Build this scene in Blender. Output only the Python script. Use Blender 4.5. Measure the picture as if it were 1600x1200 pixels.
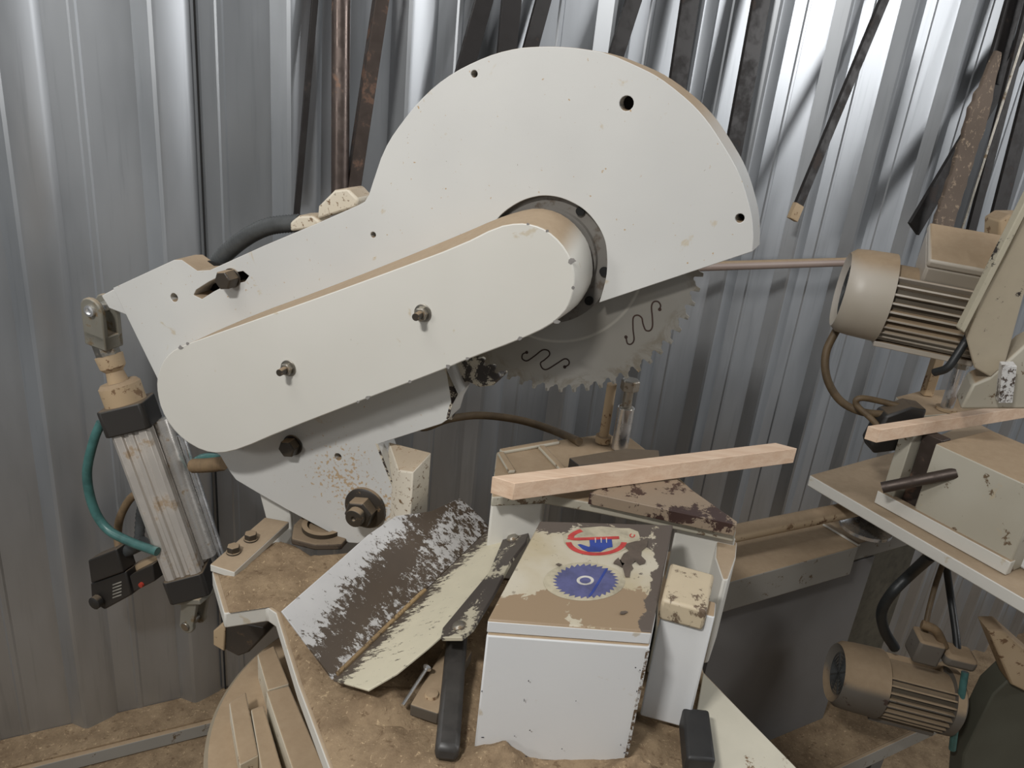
import bpy, bmesh, math, random
from math import sin, cos, pi, radians, atan2, hypot, sqrt
from mathutils import Vector, Matrix
from mathutils.geometry import delaunay_2d_cdt
random.seed(7)
for o in list(bpy.data.objects): bpy.data.objects.remove(o, do_unlink=True)
S = bpy.context.scene
COL = S.collection
V = Vector

# ------------------------------------------------------------------ camera
FPX = 1200.0                                   # focal length in pixels of the 1600 px wide frame
_down = V((470-800, 3650-600, FPX)).normalized()
UPc = -_down; fwc = V((0, 0, 1)); Yc = (fwc-UPc*fwc.dot(UPc)).normalized(); Xc = Yc.cross(UPc)
if Xc.x < 0: Xc = -Xc
CAM = V((0, 0, 1.60))
def ray(x, y):
    c = V((x-800, y-600, FPX)); return V((Xc.dot(c), Yc.dot(c), UPc.dot(c))).normalized()
cam = bpy.data.cameras.new('camera'); camo = bpy.data.objects.new('camera', cam); COL.objects.link(camo)
cam.sensor_width = 36; cam.lens = 36*FPX/1600; cam.clip_start = .02
cx = V((Xc.x, Yc.x, UPc.x)); cy = -V((Xc.y, Yc.y, UPc.y)); cz = -V((Xc.z, Yc.z, UPc.z))
camo.matrix_world = Matrix(((cx.x, cy.x, cz.x, CAM.x), (cx.y, cy.y, cz.y, CAM.y), (cx.z, cy.z, cz.z, CAM.z), (0, 0, 0, 1)))
S.camera = camo

# ------------------------------------------------------------------ world, lamps, exposure
S.view_settings.view_transform = 'Standard'; S.view_settings.look = 'None'
S.view_settings.exposure = 0.0; S.view_settings.gamma = 1; S.view_settings.use_curve_mapping = False
W = bpy.data.worlds.new('world'); S.world = W; W.use_nodes = True
W.node_tree.nodes['Background'].inputs[0].default_value = (.96, .98, 1.0, 1)
W.node_tree.nodes['Background'].inputs[1].default_value = .145
def area(name, loc, target, power, sx, sy, col):
    l = bpy.data.lights.new(name, 'AREA'); l.shape = 'RECTANGLE'; l.size = sx; l.size_y = sy; l.energy = power; l.color = col
    o = bpy.data.objects.new(name, l); COL.objects.link(o); o.location = loc
    o.rotation_euler = (V(target)-V(loc)).to_track_quat('-Z', 'Y').to_euler(); return o
area('tube_lamp', (-.80, -.55, 2.75), (.05, 1.1, 1.15), 33, .30, .12, (1, .99, .97))
area('workshop_lamp', (-2.1, -.95, 1.9), (.1, 1.1, 1.2), 9, .35, .35, (1, .985, .96))
area('added_right_panel_light', (4.9, .8, 2.5), (1.2, 2.3, 1.6), 60, 1.3, 1.4, (.985, .99, 1))  # unseen soft panel added at the right to brighten the wall's flats
area('tube_lamp', (2.0, .5, 3.4), (1.5, 2.4, 1.5), 20, 1.2, .12, (.985, .99, 1))
area('ceiling_lamp', (-1.2, .3, 3.4), (-.4, 1.4, 1.2), 12, 1.4, .5, (1, .995, .985))

# ------------------------------------------------------------------ helpers
UZ = V((0, 0, 1))
def hit(x, y, P0, n):
    r = ray(x, y); return CAM+r*((V(P0)-CAM).dot(n)/r.dot(n))
def hz(x, y, z): return hit(x, y, (0, 0, z), UZ)
def hy(x, y, Y): return hit(x, y, (0, Y, 0), V((0, 1, 0)))
A0 = radians(16)
HN = V((-sin(A0), -cos(A0), 0))                # the saw head's plate faces this way
HU = V((cos(A0), -sin(A0), 0))
HC = CAM+ray(850, 411)*1.05
def hp(x, y, off=0.0): return hit(x, y, HC+HN*off, HN)
DW = V((.8835, .4684, 0)); NW = V((.4684, -.8835, 0))   # the wall runs along DW and faces NW
W0 = hz(0, 1156, .1); KW = 1.5/1.4
def wp(x, y, off=0.0): return hit(x, y, W0+NW*off, NW)
def plane3(a, b, c):
    n = (b-a).cross(c-a).normalized()
    return lambda x, y, off=0.0: hit(x, y, a+n*off, n)

WL = {}
class MB:
    def __init__(s): s.v = []; s.f = []; s.sm = []
    def add(s, vs, fs, smooth=False):
        b = len(s.v); s.v += [V(p) for p in vs]; s.f += [tuple(b+i for i in f) for f in fs]; s.sm += [smooth]*len(fs); return s
    def prism(s, pts, ext):
        ext = V(ext); n = len(pts); vs = list(pts)+[V(p)+ext for p in pts]
        return s.loft(vs[:n], vs[n:])
    def loft(s, A, B, caps=True):
        n = len(A); fs = [(i, (i+1) % n, n+(i+1) % n, n+i) for i in range(n)]
        if caps: fs += [tuple(range(n))[::-1], tuple(range(n, 2*n))]
        return s.add(list(A)+list(B), fs)
    def rings(s, rs, cap=True, smooth=True, closed=True):
        b = []; fs = []; n = len(rs[0])
        for r in rs: b += r
        for k in range(len(rs)-1):
            for i in range(n if closed else n-1):
                fs.append((k*n+i, k*n+(i+1) % n, (k+1)*n+(i+1) % n, (k+1)*n+i))
        s.add(b, fs, smooth)
        if cap: s.add(rs[0], [tuple(range(n))[::-1]]); s.add(rs[-1], [tuple(range(n))])
        return s
    def lathe(s, p, axis, prof, seg=32, cap=True, ph=0):
        a = V(axis).normalized(); t = V((0, 0, 1)) if abs(a.z) < .9 else V((1, 0, 0))
        e1 = a.cross(t).normalized(); e2 = a.cross(e1)
        rs = [[V(p)+a*h+(e1*cos(ph+2*pi*i/seg)+e2*sin(ph+2*pi*i/seg))*r for i in range(seg)] for h, r in prof]
        return s.rings(rs, cap)
    def cyl(s, p0, p1, r, seg=24, r2=None):
        p0 = V(p0); p1 = V(p1); L = (p1-p0).length
        return s.lathe(p0, p1-p0, [(0, r), (L, r if r2 is None else r2)], seg)
    def tube(s, pts, r, seg=12, sub=6, ribs=0):
        pts = [V(p) for p in pts]; q = []
        P = [pts[0]*2-pts[1]]+pts+[pts[-1]*2-pts[-2]]
        for i in range(1, len(P)-2):
            for k in range(sub):
                t = k/sub; a, b, c, d = P[i-1:i+3]
                q.append(.5*((2*b)+(c-a)*t+(2*a-5*b+4*c-d)*t*t+(3*b-a-3*c+d)*t**3))
        q.append(pts[-1])
        rs = []; e1 = None
        for i, p in enumerate(q):
            d = (q[min(i+1, len(q)-1)]-q[max(i-1, 0)]).normalized()
            if e1 is None: e1 = d.cross(V((.3, .5, .81))).normalized()
            e1 = (e1-d*e1.dot(d)).normalized(); e2 = d.cross(e1)
            rr = r*(1+(.16 if ribs and i % 2 else 0))
            rs.append([p+(e1*cos(2*pi*k/seg)+e2*sin(2*pi*k/seg))*rr for k in range(seg)])
        return s.rings(rs)
    def box(s, c, a, b, d):            # centre and three half-axis vectors
        c = V(c); a = V(a); b = V(b); d = V(d)
        vs = [c+a*i+b*j+d*k for k in (-1, 1) for j in (-1, 1) for i in (-1, 1)]
        return s.add(vs, [(0, 1, 3, 2), (4, 6, 7, 5), (0, 4, 5, 1), (2, 3, 7, 6), (0, 2, 6, 4), (1, 5, 7, 3)])
    def hexa(s, p, axis, r, h, ph=.2):
        a = V(axis).normalized(); t = V((0, 0, 1)) if abs(a.z) < .9 else V((1, 0, 0))
        e1 = a.cross(t).normalized(); e2 = a.cross(e1)
        R = lambda hh, rr: [V(p)+a*hh+(e1*cos(ph+pi/3*i)+e2*sin(ph+pi/3*i))*rr for i in range(6)]
        return s.rings([R(0, r), R(h*.88, r), R(h, r*.88)], smooth=False)
    def plate(s, P, outline, holes, T, back=None):
        """flat plate with holes. outline/holes are lists of points on the plate's plane; T thickness vector (towards the back)"""
        o = outline[0]; nn = V(T).normalized(); t = V((0, 0, 1)) if abs(nn.z) < .9 else V((1, 0, 0))
        u = nn.cross(t).normalized(); v = nn.cross(u)
        loops = [outline]+holes; pts = []; edges = []; idx = []
        for L in loops:
            b = len(pts); pts += [V(((p-o).dot(u), (p-o).dot(v))) for p in L]
            edges += [(b+i, b+(i+1) % len(L)) for i in range(len(L))]; idx.append((b, len(L)))
        r = delaunay_2d_cdt(pts, edges, [], 0, 1e-7)
        vs, tris = r[0], r[2]
        def inside(p, L):
            c = False; n = len(L)
            for i in range(n):
                a, b = L[i], L[i-1]
                if (a.y > p.y) != (b.y > p.y) and p.x < (b.x-a.x)*(p.y-a.y)/(b.y-a.y)+a.x: c = not c
            return c
        LL = [pts[b:b+n] for b, n in idx]; keep = []
        for t3 in tris:
            c = (vs[t3[0]]+vs[t3[1]]+vs[t3[2]])/3
            if inside(c, LL[0]) and not any(inside(c, h) for h in LL[1:]): keep.append(t3)
        F = [o+u*p.x+v*p.y for p in vs]; n = len(F)
        if back: G = [back(p) for p in F]
        else: G = [p+V(T) for p in F]
        s.add(F+G, [tuple(t3) for t3 in keep]+[tuple(n+i for i in t3[::-1]) for t3 in keep])
        for k, L in enumerate(loops):
            B = [back(p) for p in L] if back else [p+V(T) for p in L]
            m = len(L); s.add(list(L)+B, [(i, (i+1) % m, m+(i+1) % m, m+i) for i in range(m)], k > 0)
        return s
    def build(s, name, mat, parent=None, bevel=0, merge=True, seg=2, ang=35, disp=0):
        c = V((0, 0, 0))
        for p in s.v: c += p
        c /= len(s.v); zmin = min(p.z for p in s.v)
        if parent is None: c.z = zmin
        me = bpy.data.meshes.new(name); me.from_pydata([p-c for p in s.v], [], s.f)
        bm = bmesh.new(); bm.from_mesh(me)
        if merge: bmesh.ops.remove_doubles(bm, verts=bm.verts, dist=1e-5)
        bmesh.ops.recalc_face_normals(bm, faces=bm.faces); bm.to_mesh(me); bm.free()
        me.shade_smooth(); me.set_sharp_from_angle(angle=radians(ang)); me.materials.append(mat)
        o = bpy.data.objects.new(name, me); COL.objects.link(o)
        WL[o.name] = c
        if parent is not None: o.parent = parent; o.location = c-WL[parent.name]
        else: o.location = c
        if bevel:
            m = o.modifiers.new('bevel', 'BEVEL'); m.width = bevel; m.segments = seg; m.limit_method = 'ANGLE'; m.angle_limit = radians(40); m.harden_normals = False
        return o
def tag(o, label, cat, group=None, kind=None):
    o['label'] = label
    if cat: o['category'] = cat
    if group: o['group'] = group
    if kind: o['kind'] = kind
    return o
def thing(name, loc, label, cat, group=None):
    o = bpy.data.objects.new(name, None); COL.objects.link(o); o.location = V(loc); o.empty_display_size = .05; WL[o.name] = V(loc)
    return tag(o, label, cat, group)
def struct(o): o['kind'] = 'structure'; return o
def circle(c, n, r, k=24, ph=0):
    n = V(n).normalized(); t = V((0, 0, 1)) if abs(n.z) < .9 else V((1, 0, 0)); e1 = n.cross(t).normalized(); e2 = n.cross(e1)
    return [V(c)+(e1*cos(ph+2*pi*i/k)+e2*sin(ph+2*pi*i/k))*r for i in range(k)]

# ------------------------------------------------------------------ materials
class MT:
    def __init__(s, name):
        s.m = bpy.data.materials.new(name); s.m.use_nodes = True; s.t = s.m.node_tree; s.N = s.t.nodes; s.L = s.t.links
        s.b = s.N['Principled BSDF']; s.co = s.N.new('ShaderNodeTexCoord').outputs['Object']; s.mp = None
    def n(s, typ, **k):
        x = s.N.new(typ)
        for a, b in k.items(): setattr(x, a, b)
        return x
    def put(s, sock, val):
        if hasattr(val, 'is_output') or isinstance(val, bpy.types.NodeSocket): s.L.new(val, sock)
        else: sock.default_value = val
    def mapping(s, scale=(1, 1, 1), rot=(0, 0, 0), src=None):
        x = s.n('ShaderNodeMapping'); s.L.new(src or s.co, x.inputs[0]); x.inputs['Scale'].default_value = scale; x.inputs['Rotation'].default_value = rot; return x.outputs[0]
    def noise(s, scale, detail=4, rough=.6, dist=0, co=None):
        x = s.n('ShaderNodeTexNoise'); s.L.new(co or s.co, x.inputs['Vector']); x.inputs['Scale'].default_value = scale; x.inputs['Detail'].default_value = detail
        x.inputs['Roughness'].default_value = rough; x.inputs['Distortion'].default_value = dist; return x.outputs[0]
    def ramp(s, f, a, b, va=0, vb=1):
        x = s.n('ShaderNodeMapRange'); x.interpolation_type = 'SMOOTHSTEP'; s.put(x.inputs[0], f)
        for i, q in zip((1, 2, 3, 4), (a, b, va, vb)): x.inputs[i].default_value = q
        return x.outputs[0]
    def mix(s, f, a, b):
        x = s.n('ShaderNodeMix', data_type='RGBA'); s.put(x.inputs[0], f); s.put(x.inputs[6], a); s.put(x.inputs[7], b); return x.outputs[2]
    def math(s, op, a, b=0.0):
        x = s.n('ShaderNodeMath', operation=op); s.put(x.inputs[0], a); s.put(x.inputs[1], b); x.use_clamp = False; return x.outputs[0]
    def nz(s):
        g = s.n('ShaderNodeNewGeometry'); x = s.n('ShaderNodeSeparateXYZ'); s.L.new(g.outputs['Normal'], x.inputs[0]); return x.outputs[2]
    def bump(s, h, st=.3, d=.002):
        x = s.n('ShaderNodeBump'); x.inputs['Strength'].default_value = st; x.inputs['Distance'].default_value = d; s.L.new(h, x.inputs['Height']); s.L.new(x.outputs[0], s.b.inputs['Normal']); return x
    def fin(s, col, rough=.5, metal=0.0, spec=.5):
        s.put(s.b.inputs['Base Color'], col); s.put(s.b.inputs['Roughness'], rough); s.put(s.b.inputs['Metallic'], metal); s.put(s.b.inputs['Specular IOR Level'], spec); return s.m
def c3(r, g, b):                                # sRGB 0..255 -> linear
    f = lambda x: (x/255/12.92) if x/255 <= .04045 else ((x/255+.055)/1.055)**2.4
    return (f(r), f(g), f(b), 1)
DUST = c3(170, 149, 122); DUST2 = c3(146, 124, 98)
def paint(name, base, base2, chip=(60, 52, 48), chips=.0, chipsc=40, dust=1.0, rough=.45, speck=.0, lo=.55, hi=.85):
    t = MT(name); n1 = t.noise(3.5, 3, .5); c = t.mix(t.ramp(n1, .3, .7), c3(*base), c3(*base2))
    if speck:
        a = t.noise(240, 2, .5, .6); c = t.mix(t.ramp(a, .80-speck*.12, .83-speck*.12, 0, .6), c, c3(120, 104, 84))
        a2 = t.noise(22, 4, .6, .5); c = t.mix(t.ramp(a2, .66, .72, 0, .6), c, c3(188, 172, 142))
    m = None
    if chips:
        a = t.noise(chipsc, 8, .72, .3); m = t.ramp(a, .62-chips*.14, .635-chips*.14); c = t.mix(m, c, c3(*chip))
    if dust:
        d = t.math('MULTIPLY', t.ramp(t.nz(), lo, hi), t.ramp(t.noise(9, 6, .7), .22, .42, 1-dust*.2 if dust < 1 else .85, 1)); d = t.math('MULTIPLY', d, min(dust, 1.0))
        dc = t.mix(t.noise(60, 4, .7), DUST2, DUST); c = t.mix(d, c, dc)
        r = t.math('ADD', t.math('MULTIPLY', d, .9-rough), rough)
    else: r = rough
    t.bump(t.noise(90, 3, .6), .12, .001)
    return t.fin(c, r)
M = {}
M['white'] = paint('white_paint', (209, 208, 203), (199, 198, 194), (140, 128, 118), 0.0, 30, .95, .42, speck=.25)
def stain(mat, P, rad, col):
    N, L = mat.node_tree.nodes, mat.node_tree.links; b = N['Principled BSDF']; src = b.inputs['Base Color'].links[0].from_socket
    g = N.new('ShaderNodeNewGeometry'); v = N.new('ShaderNodeVectorMath'); v.operation = 'DISTANCE'; L.new(g.outputs['Position'], v.inputs[0]); v.inputs[1].default_value = P
    r = N.new('ShaderNodeMapRange'); L.new(v.outputs['Value'], r.inputs[0]); r.inputs[1].default_value = rad; r.inputs[2].default_value = 0; r.inputs[3].default_value = -.16; r.inputs[4].default_value = .08
    n = N.new('ShaderNodeTexNoise'); n.inputs['Scale'].default_value = 170; n.inputs['Detail'].default_value = 3; L.new(g.outputs['Position'], n.inputs['Vector'])
    a = N.new('ShaderNodeMath'); L.new(r.outputs[0], a.inputs[0]); L.new(n.outputs[0], a.inputs[1])
    q = N.new('ShaderNodeMapRange'); L.new(a.outputs[0], q.inputs[0]); q.inputs[1].default_value = .55; q.inputs[2].default_value = .62; q.inputs[4].default_value = .75
    m = N.new('ShaderNodeMix'); m.data_type = 'RGBA'; L.new(q.outputs[0], m.inputs[0]); L.new(src, m.inputs[6]); m.inputs[7].default_value = c3(*col); L.new(m.outputs[2], b.inputs['Base Color'])
stain(M['white'], hp(535, 745), .10, (176, 142, 92)); stain(M['white'], hp(600, 790), .07, (176, 142, 92))
M['cover'] = paint('cream_white_paint', (215, 212, 204), (208, 205, 196), dust=.95, rough=.4, speck=.15)
M['dirtywhite'] = paint('speckled_cream_paint', (216, 208, 193), (202, 192, 172), (120, 96, 70), .25, 120, .7, .55, speck=.9)
M['greybox'] = paint('white_box_paint', (226, 227, 226), (219, 220, 220), (70, 70, 76), 0, 60, 1, .35, speck=.2)
M['dullcream'] = paint('dull_cream_paint', (190, 185, 170), (174, 167, 150), (110, 92, 72), .16, 26, 1, .5, speck=.4)
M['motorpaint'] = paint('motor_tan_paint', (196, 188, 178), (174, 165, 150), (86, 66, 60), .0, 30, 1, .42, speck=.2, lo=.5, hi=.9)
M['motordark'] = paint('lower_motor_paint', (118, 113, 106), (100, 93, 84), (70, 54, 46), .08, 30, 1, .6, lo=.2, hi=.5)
M['beam'] = paint('grey_beam_paint', (150, 147, 140), (136, 132, 124), (100, 84, 66), .1, 30, 1, .5)
M['black'] = paint('black_plastic', (34, 33, 32), (50, 46, 42), dust=.35, rough=.5, lo=.6, hi=.98)
M['blacksteel'] = paint('black_steel', (44, 41, 38), (66, 58, 50), (80, 66, 52), .15, 40, .2, .42)
M['bolt'] = paint('dark_bolt', (46, 42, 38), (62, 54, 44), (110, 90, 66), .1, 60, .8, .42)
M['greypanel'] = paint('grey_panel', (112, 110, 108), (104, 101, 98), dust=0, rough=.6)
def mat_dust():
    t = MT('sawdust'); a = t.noise(14, 8, .75); b = t.noise(150, 4, .7)
    c = t.mix(t.ramp(a, .3, .7), c3(122, 103, 82), c3(158, 137, 110)); c = t.mix(t.ramp(b, .62, .72), c, c3(184, 162, 132)); c = t.mix(t.ramp(t.noise(70, 6, .75), .55, .66, 0, .7), c, c3(98, 78, 60)); c = t.mix(t.ramp(t.noise(110, 5, .75, .6), .60, .66, 0, .8), c, c3(196, 172, 138))
    t.bump(t.math('ADD', a, t.math('MULTIPLY', b, .25)), .7, .006); return t.fin(c, .95, 0, .1)
M['dust'] = mat_dust()
def mat_wall():
    t = MT('galvanised_sheet'); a = t.noise(5, 4, .6, co=t.mapping((1, 1, .25))); b = t.noise(60, 3, .6, co=t.mapping((1, 1, .05)))
    c = t.mix(t.ramp(a, .3, .7), c3(170, 173, 176), c3(188, 191, 194)); c = t.mix(t.ramp(b, .55, .75, 0, .2), c, c3(120, 124, 128))
    sp = t.noise(2.2, 5, .7); 
    t.bump(t.noise(2.2, 1, .4, co=t.mapping((1, 1, .4))), .10, .02)
    return t.fin(c, t.ramp(a, .3, .7, .35, .43), .82, .5)
M['wall'] = mat_wall()
def mat_metal(name, col, rough, metal=1.0, dirt=None, dirtamt=.5, sc=30, dust=.0):
    t = MT(name); a = t.noise(sc, 5, .65); c = c3(*col)
    if dirt: c = t.mix(t.ramp(a, .62-dirtamt*.25, .7-dirtamt*.2), c, c3(*dirt))
    mt = t.ramp(a, .62-dirtamt*.25, .7-dirtamt*.2, metal, .15) if dirt else metal
    rr = t.ramp(a, .4, .7, rough, min(1, rough+.3))
    if dust:
        d = t.math('MULTIPLY', t.ramp(t.nz(), .3, .8), dust); c = t.mix(d, c, DUST); rr = t.mix(d, rr, (.9, .9, .9, 1)); mt = t.mix(d, mt if not isinstance(mt, float) else (mt, mt, mt, 1), (0, 0, 0, 1))
    return t.fin(c, rr, mt)
M['chrome'] = mat_metal('chrome', (222, 222, 222), .2, .9)
M['steel'] = mat_metal('zinc_steel', (165, 160, 150), .3, .95, (120, 102, 78), .25, 40)
M['alu'] = mat_metal('aluminium_extrusion', (200, 193, 184), .38, .45, (168, 148, 124), .3, 18)
M['clevis'] = mat_metal('grey_cast_clevis', (150, 146, 134), .45, .4, (128, 110, 84), .3, 30, .6)
M['rust'] = mat_metal('rusty_steel', (80, 70, 64), .45, .6, (104, 80, 66), .3, 24)
M['rustpipe'] = mat_metal('brown_steel_pipe', (112, 100, 94), .28, .8, (132, 104, 86), .15, 22)
M['darkbar'] = mat_metal('dark_mill_steel', (38, 34, 32), .42, .25, (60, 50, 44), .2, 14)
M['flange'] = mat_metal('dark_flange_steel', (112, 108, 102), .5, .2, (90, 80, 70), .3, 30)
def simple(name, col, rough=.5, metal=0.0):
    t = MT(name); a = t.noise(35, 5, .65); c = t.mix(t.ramp(a, .35, .75), c3(*col), c3(*[x*.78 for x in col])); return t.fin(c, rough, metal)
M['teal'] = simple('teal_hose', (72, 116, 112), .35)
M['tealdust'] = simple('dusty_hose', (130, 108, 80), .7)
M['brownhose'] = simple('brown_dusty_cable', (104, 86, 62), .6)
M['blackhose'] = simple('black_hose', (40, 42, 42), .45)
M['conduit'] = simple('grey_conduit', (74, 76, 76), .5)
M['red'] = simple('red_button', (186, 66, 50), .4)
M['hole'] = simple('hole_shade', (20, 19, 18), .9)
M['knob'] = simple('etched_line', (48, 26, 14), .7)
M['stickblue'] = simple('sticker_blue', (92, 94, 136), .5)
M['stickblue2'] = simple('sticker_hand_blue', (52, 72, 150), .5)
M['stickred'] = simple('sticker_red', (196, 70, 66), .5)
M['stickwhite'] = simple('sticker_white', (208, 204, 196), .5)
M['stickbase'] = simple('sticker_backing', (188, 178, 154), .5)
M['labelwhite'] = simple('label_print', (160, 156, 146), .6)
M['dusttan'] = paint('dusty_cast', (192, 170, 140), (172, 148, 116), (120, 92, 66), .3, 40, 1, .8, lo=.2, hi=.6)
M['dustblock'] = paint('dusty_steel_block', (206, 200, 184), (186, 172, 148), (110, 86, 62), .1, 50, 1, .7, lo=.6, hi=.85)
def mat_wood():
    t = MT('beech'); co = t.mapping((6, 60, 60), (0, 0, -atan2(DW.y, DW.x)))
    a = t.noise(1.2, 6, .65, .6, co=co); b = t.noise(5, 3, .6, co=t.mapping((5, 120, 120), (0, 0, -atan2(DW.y, DW.x))))
    c = t.mix(t.ramp(a, .3, .7), c3(232, 206, 180), c3(216, 184, 156)); c = t.mix(t.ramp(b, .55, .7, 0, .4), c, c3(200, 160, 130))
    t.bump(b, .15, .001); return t.fin(c, .55)
M['wood'] = mat_wood()
def mat_peel(name, top, under, thr, sc=38, stretch=(1, 1, 1), rot=(0, 0, 0), grad=None):
    t = MT(name); co = t.mapping(stretch, rot); a = t.noise(sc, 9, .78, .2, co=co); b = t.noise(5, 3, .6)
    f = t.math('ADD', t.math('MULTIPLY', a, .78), t.math('MULTIPLY', b, .22))
    if grad is not None:                        # (point, direction, gain): more wear towards the fold
        g = t.n('ShaderNodeNewGeometry'); vm = t.n('ShaderNodeVectorMath', operation='DOT_PRODUCT'); t.L.new(g.outputs['Position'], vm.inputs[0]); vm.inputs[1].default_value = grad[1]
        d = t.math('SUBTRACT', vm.outputs['Value'], grad[0].dot(grad[1])); f = t.math('ADD', f, t.math('MULTIPLY', t.math('MULTIPLY', t.ramp(d, grad[2][1]*.12, grad[2][1], 1, 0), t.ramp(d, -.004, grad[2][1]*.2, grad[2][2], 1)), grad[2][0]))
    m = t.ramp(f, thr-.006, thr+.008)
    ct = t.mix(t.noise(30, 4), c3(*top), c3(*[x*.93 for x in top])); cu = t.mix(t.noise(12, 5), c3(*under), c3(*[x*.72 for x in under]))
    c = t.mix(m, ct, cu); t.bump(m, .3, -.001); return t.fin(c, t.ramp(m, 0, 1, .5, .4), 0)

# ------------------------------------------------------------------ setting
FZ = -.75
def build_wall():
    mb = MB(); per = .2205*KW; s0 = .381*KW-per*9
    prof = []
    for k in range(26):
        b = s0+k*per
        prof += [(b-.030, 0), (b-.004, .026), (b+.003, .029), (b+.010, .028), (b+.054, .010), (b+.060, .007), (b+.068, 0), (b+.108, 0), (b+.112, .003), (b+.120, .003), (b+.124, 0)]
    lo, hi = FZ-.02, 3.2; zs = [lo, .3, 1.0, 1.6, 2.2, hi]
    rows = [[W0+DW*s+NW*h+V((0, 0, z-W0.z)) for s, h in prof] for z in zs]; n = len(prof)
    fs = [(r*n+i, r*n+i+1, (r+1)*n+i+1, (r+1)*n+i) for r in range(len(zs)-1) for i in range(n-1)]
    mb.add([p for r in rows for p in r], fs)
    # give the sheet its thickness behind
    back = [[p-NW*.03 for p in (r[0], r[-1])] for r in (rows[0], rows[-1])]
    mb.add([back[0][0], back[0][1], back[1][1], back[1][0]], [(0, 1, 2, 3)])
    o = mb.build('wall_back', M['wall'], ang=20, merge=False); struct(o)
build_wall()
def box_from(name, c, hx, hy_, hz_, mat, ax=V((1, 0, 0)), ay=V((0, 1, 0)), parent=None, bevel=0):
    return MB().box(c, ax*hx, ay*hy_, UZ*hz_).build(name, mat, parent, bevel)
cfl = W0+DW*1.4+NW*1.7; cfl.z = FZ-.05
struct(box_from('floor', cfl, 3.0, 2.2, .05, M['dust'], DW, NW))
# ledge along the foot of the wall: dusty sheet-steel channel
lg = W0+DW*.2; 
mb = MB(); a = W0-DW*.9; b = W0+DW*1.15
mb.prism([a+NW*.0, a+NW*.09, a+NW*.09-UZ*.012, a-UZ*.012], b-a)
led = struct(mb.build('trim_1', M['dust'], bevel=.002))
mb = MB(); a2 = W0-DW*.9+NW*.087-UZ*.006; b2 = W0+DW*1.15+NW*.087-UZ*.006
mb.prism([a2, a2+NW*.014, a2+NW*.014-UZ*.036, a2-UZ*.036], b2-a2)
struct(mb.build('trim_2', M['beam'], bevel=.002))
mb = MB(); a3 = W0-DW*.9+NW*.08-UZ*.045; b3 = W0+DW*1.0+NW*.08-UZ*.045
mb.prism([a3, a3+NW*.5, a3+NW*.5-UZ*.03, a3-UZ*.03], b3-a3)
struct(mb.build('trim_3', M['dust']))

# dark line of the sheet overlap beside the second rib
mb = MB(); s1 = (.381+.068)*KW
for zz in (0,):
    q = W0+DW*s1+NW*.001; mb.prism([q+UZ*.0, q+DW*.0035, q+DW*.0035+NW*.006, q+NW*.006], UZ*2.7)
struct(mb.build('trim_4', M['hole']))

# ------------------------------------------------------------------ stock leaning on the wall
def lean(name, top, bot, wpx, mat, label, cat='steel bar', t=.01, offt=.045, offb=.075, round_=False, group='steel bars leaning on the corrugated wall', angle=False, tip=None, extra=.5):
    T = wp(*top, offt); B = wp(*bot, offb); d = (T-B).normalized(); T2 = T+d*extra
    r = (B-CAM); w = wpx/FPX*abs(r.dot(V((Xc.z, Yc.z, UPc.z))))
    side = d.cross(NW).normalized(); nn = side.cross(d).normalized()
    if nn.dot(NW) < 0: nn = -nn
    mb = MB()
    if round_: mb.cyl(B, T2, w/2, 28)
    elif angle:
        mb.prism([B-side*w/2, B+side*w*.5, B+side*w*.5-nn*.004, B-side*(w/2-.005)-nn*.004, B-side*(w/2-.005)-nn*w, B-side*w/2-nn*w], T2-B)
    else: mb.box((B+T2)/2, side*w/2, nn*t/2, (T2-B)/2)
    if tip:
        e = thing(name, B, label, cat, group); mb.build('bar', mat, e, .0008)
        MB().box(B+d*.012-nn*0, side*(w/2+.002), nn*(t/2+.002), d*.022).build('bar_end', M['dusttan'], e, .002); return e
    return tag(mb.build(name, mat, bevel=0 if round_ else .0008), label, cat, group)
BR = 'dark bars behind the saw guard'
lean('steel_bar', (492, 0), (463, 340), 9, M['darkbar'], 'thin dark steel bar leaning on the wall just left of the brown round pipe')
lean('steel_pipe', (533, 0), (531, 322), 27, M['rustpipe'], 'round brown steel pipe with a bright rusty streak standing against the wall', 'pipe', round_=True, offt=.058, offb=.075)
lean('angle_bar', (598, 0), (551, 315), 20, M['rust'], 'brown steel angle bar leaning on the wall right of the round pipe', 'steel bar', angle=True, offt=.075, offb=.085)
for top, bot, w, lab in [((756, 0), (652, 380), 27, 'black flat bar meeting the guard top furthest left, above its small hole'),
        ((799, 0), (764, 385), 30, 'black upright flat bar behind the guard, second from the left of the black bars'),
        ((849, 0), (745, 385), 24, 'narrow black flat bar behind the very top of the round guard'),
        ((990, 0), (868, 380), 25, 'black flat bar leaning behind the guard above its large black hole'),
        ((1078, 0), (1020, 385), 30, 'wide dark brown bar behind the guard, second from the right of the bars it hides'),
        ((1189, 0), (1119, 378), 31, 'wide black bar running down behind the right shoulder of the guard')]:
    lean('steel_bar', top, bot, w, M['darkbar'], lab, offb={756: .062, 799: .085, 849: .112}.get(top[0], .075))
lean('steel_bar', (1381, 0), (1240, 338), 17, M['darkbar'], 'long thin brown bar with a sawdust-caked end hanging free in front of the wall', tip=True, offb=.10)
lean('steel_bar', (1590, 85), (1427, 358), 34, M['darkbar'], 'broad black flat bar leaning steeply behind the dust-caked strip', offt=.05, offb=.12, extra=.25)
lean('steel_bar', (1600, 40), (1508, 395), 20, M['darkbar'], 'black bar standing just right of the dust-caked strip', offt=.1, offb=.13)
lean('steel_bar', (1607, 150), (1545, 390), 34, M['darkbar'], 'dusty black flat bar close to the right edge behind the motor box', offt=.08, offb=.12)
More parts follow.
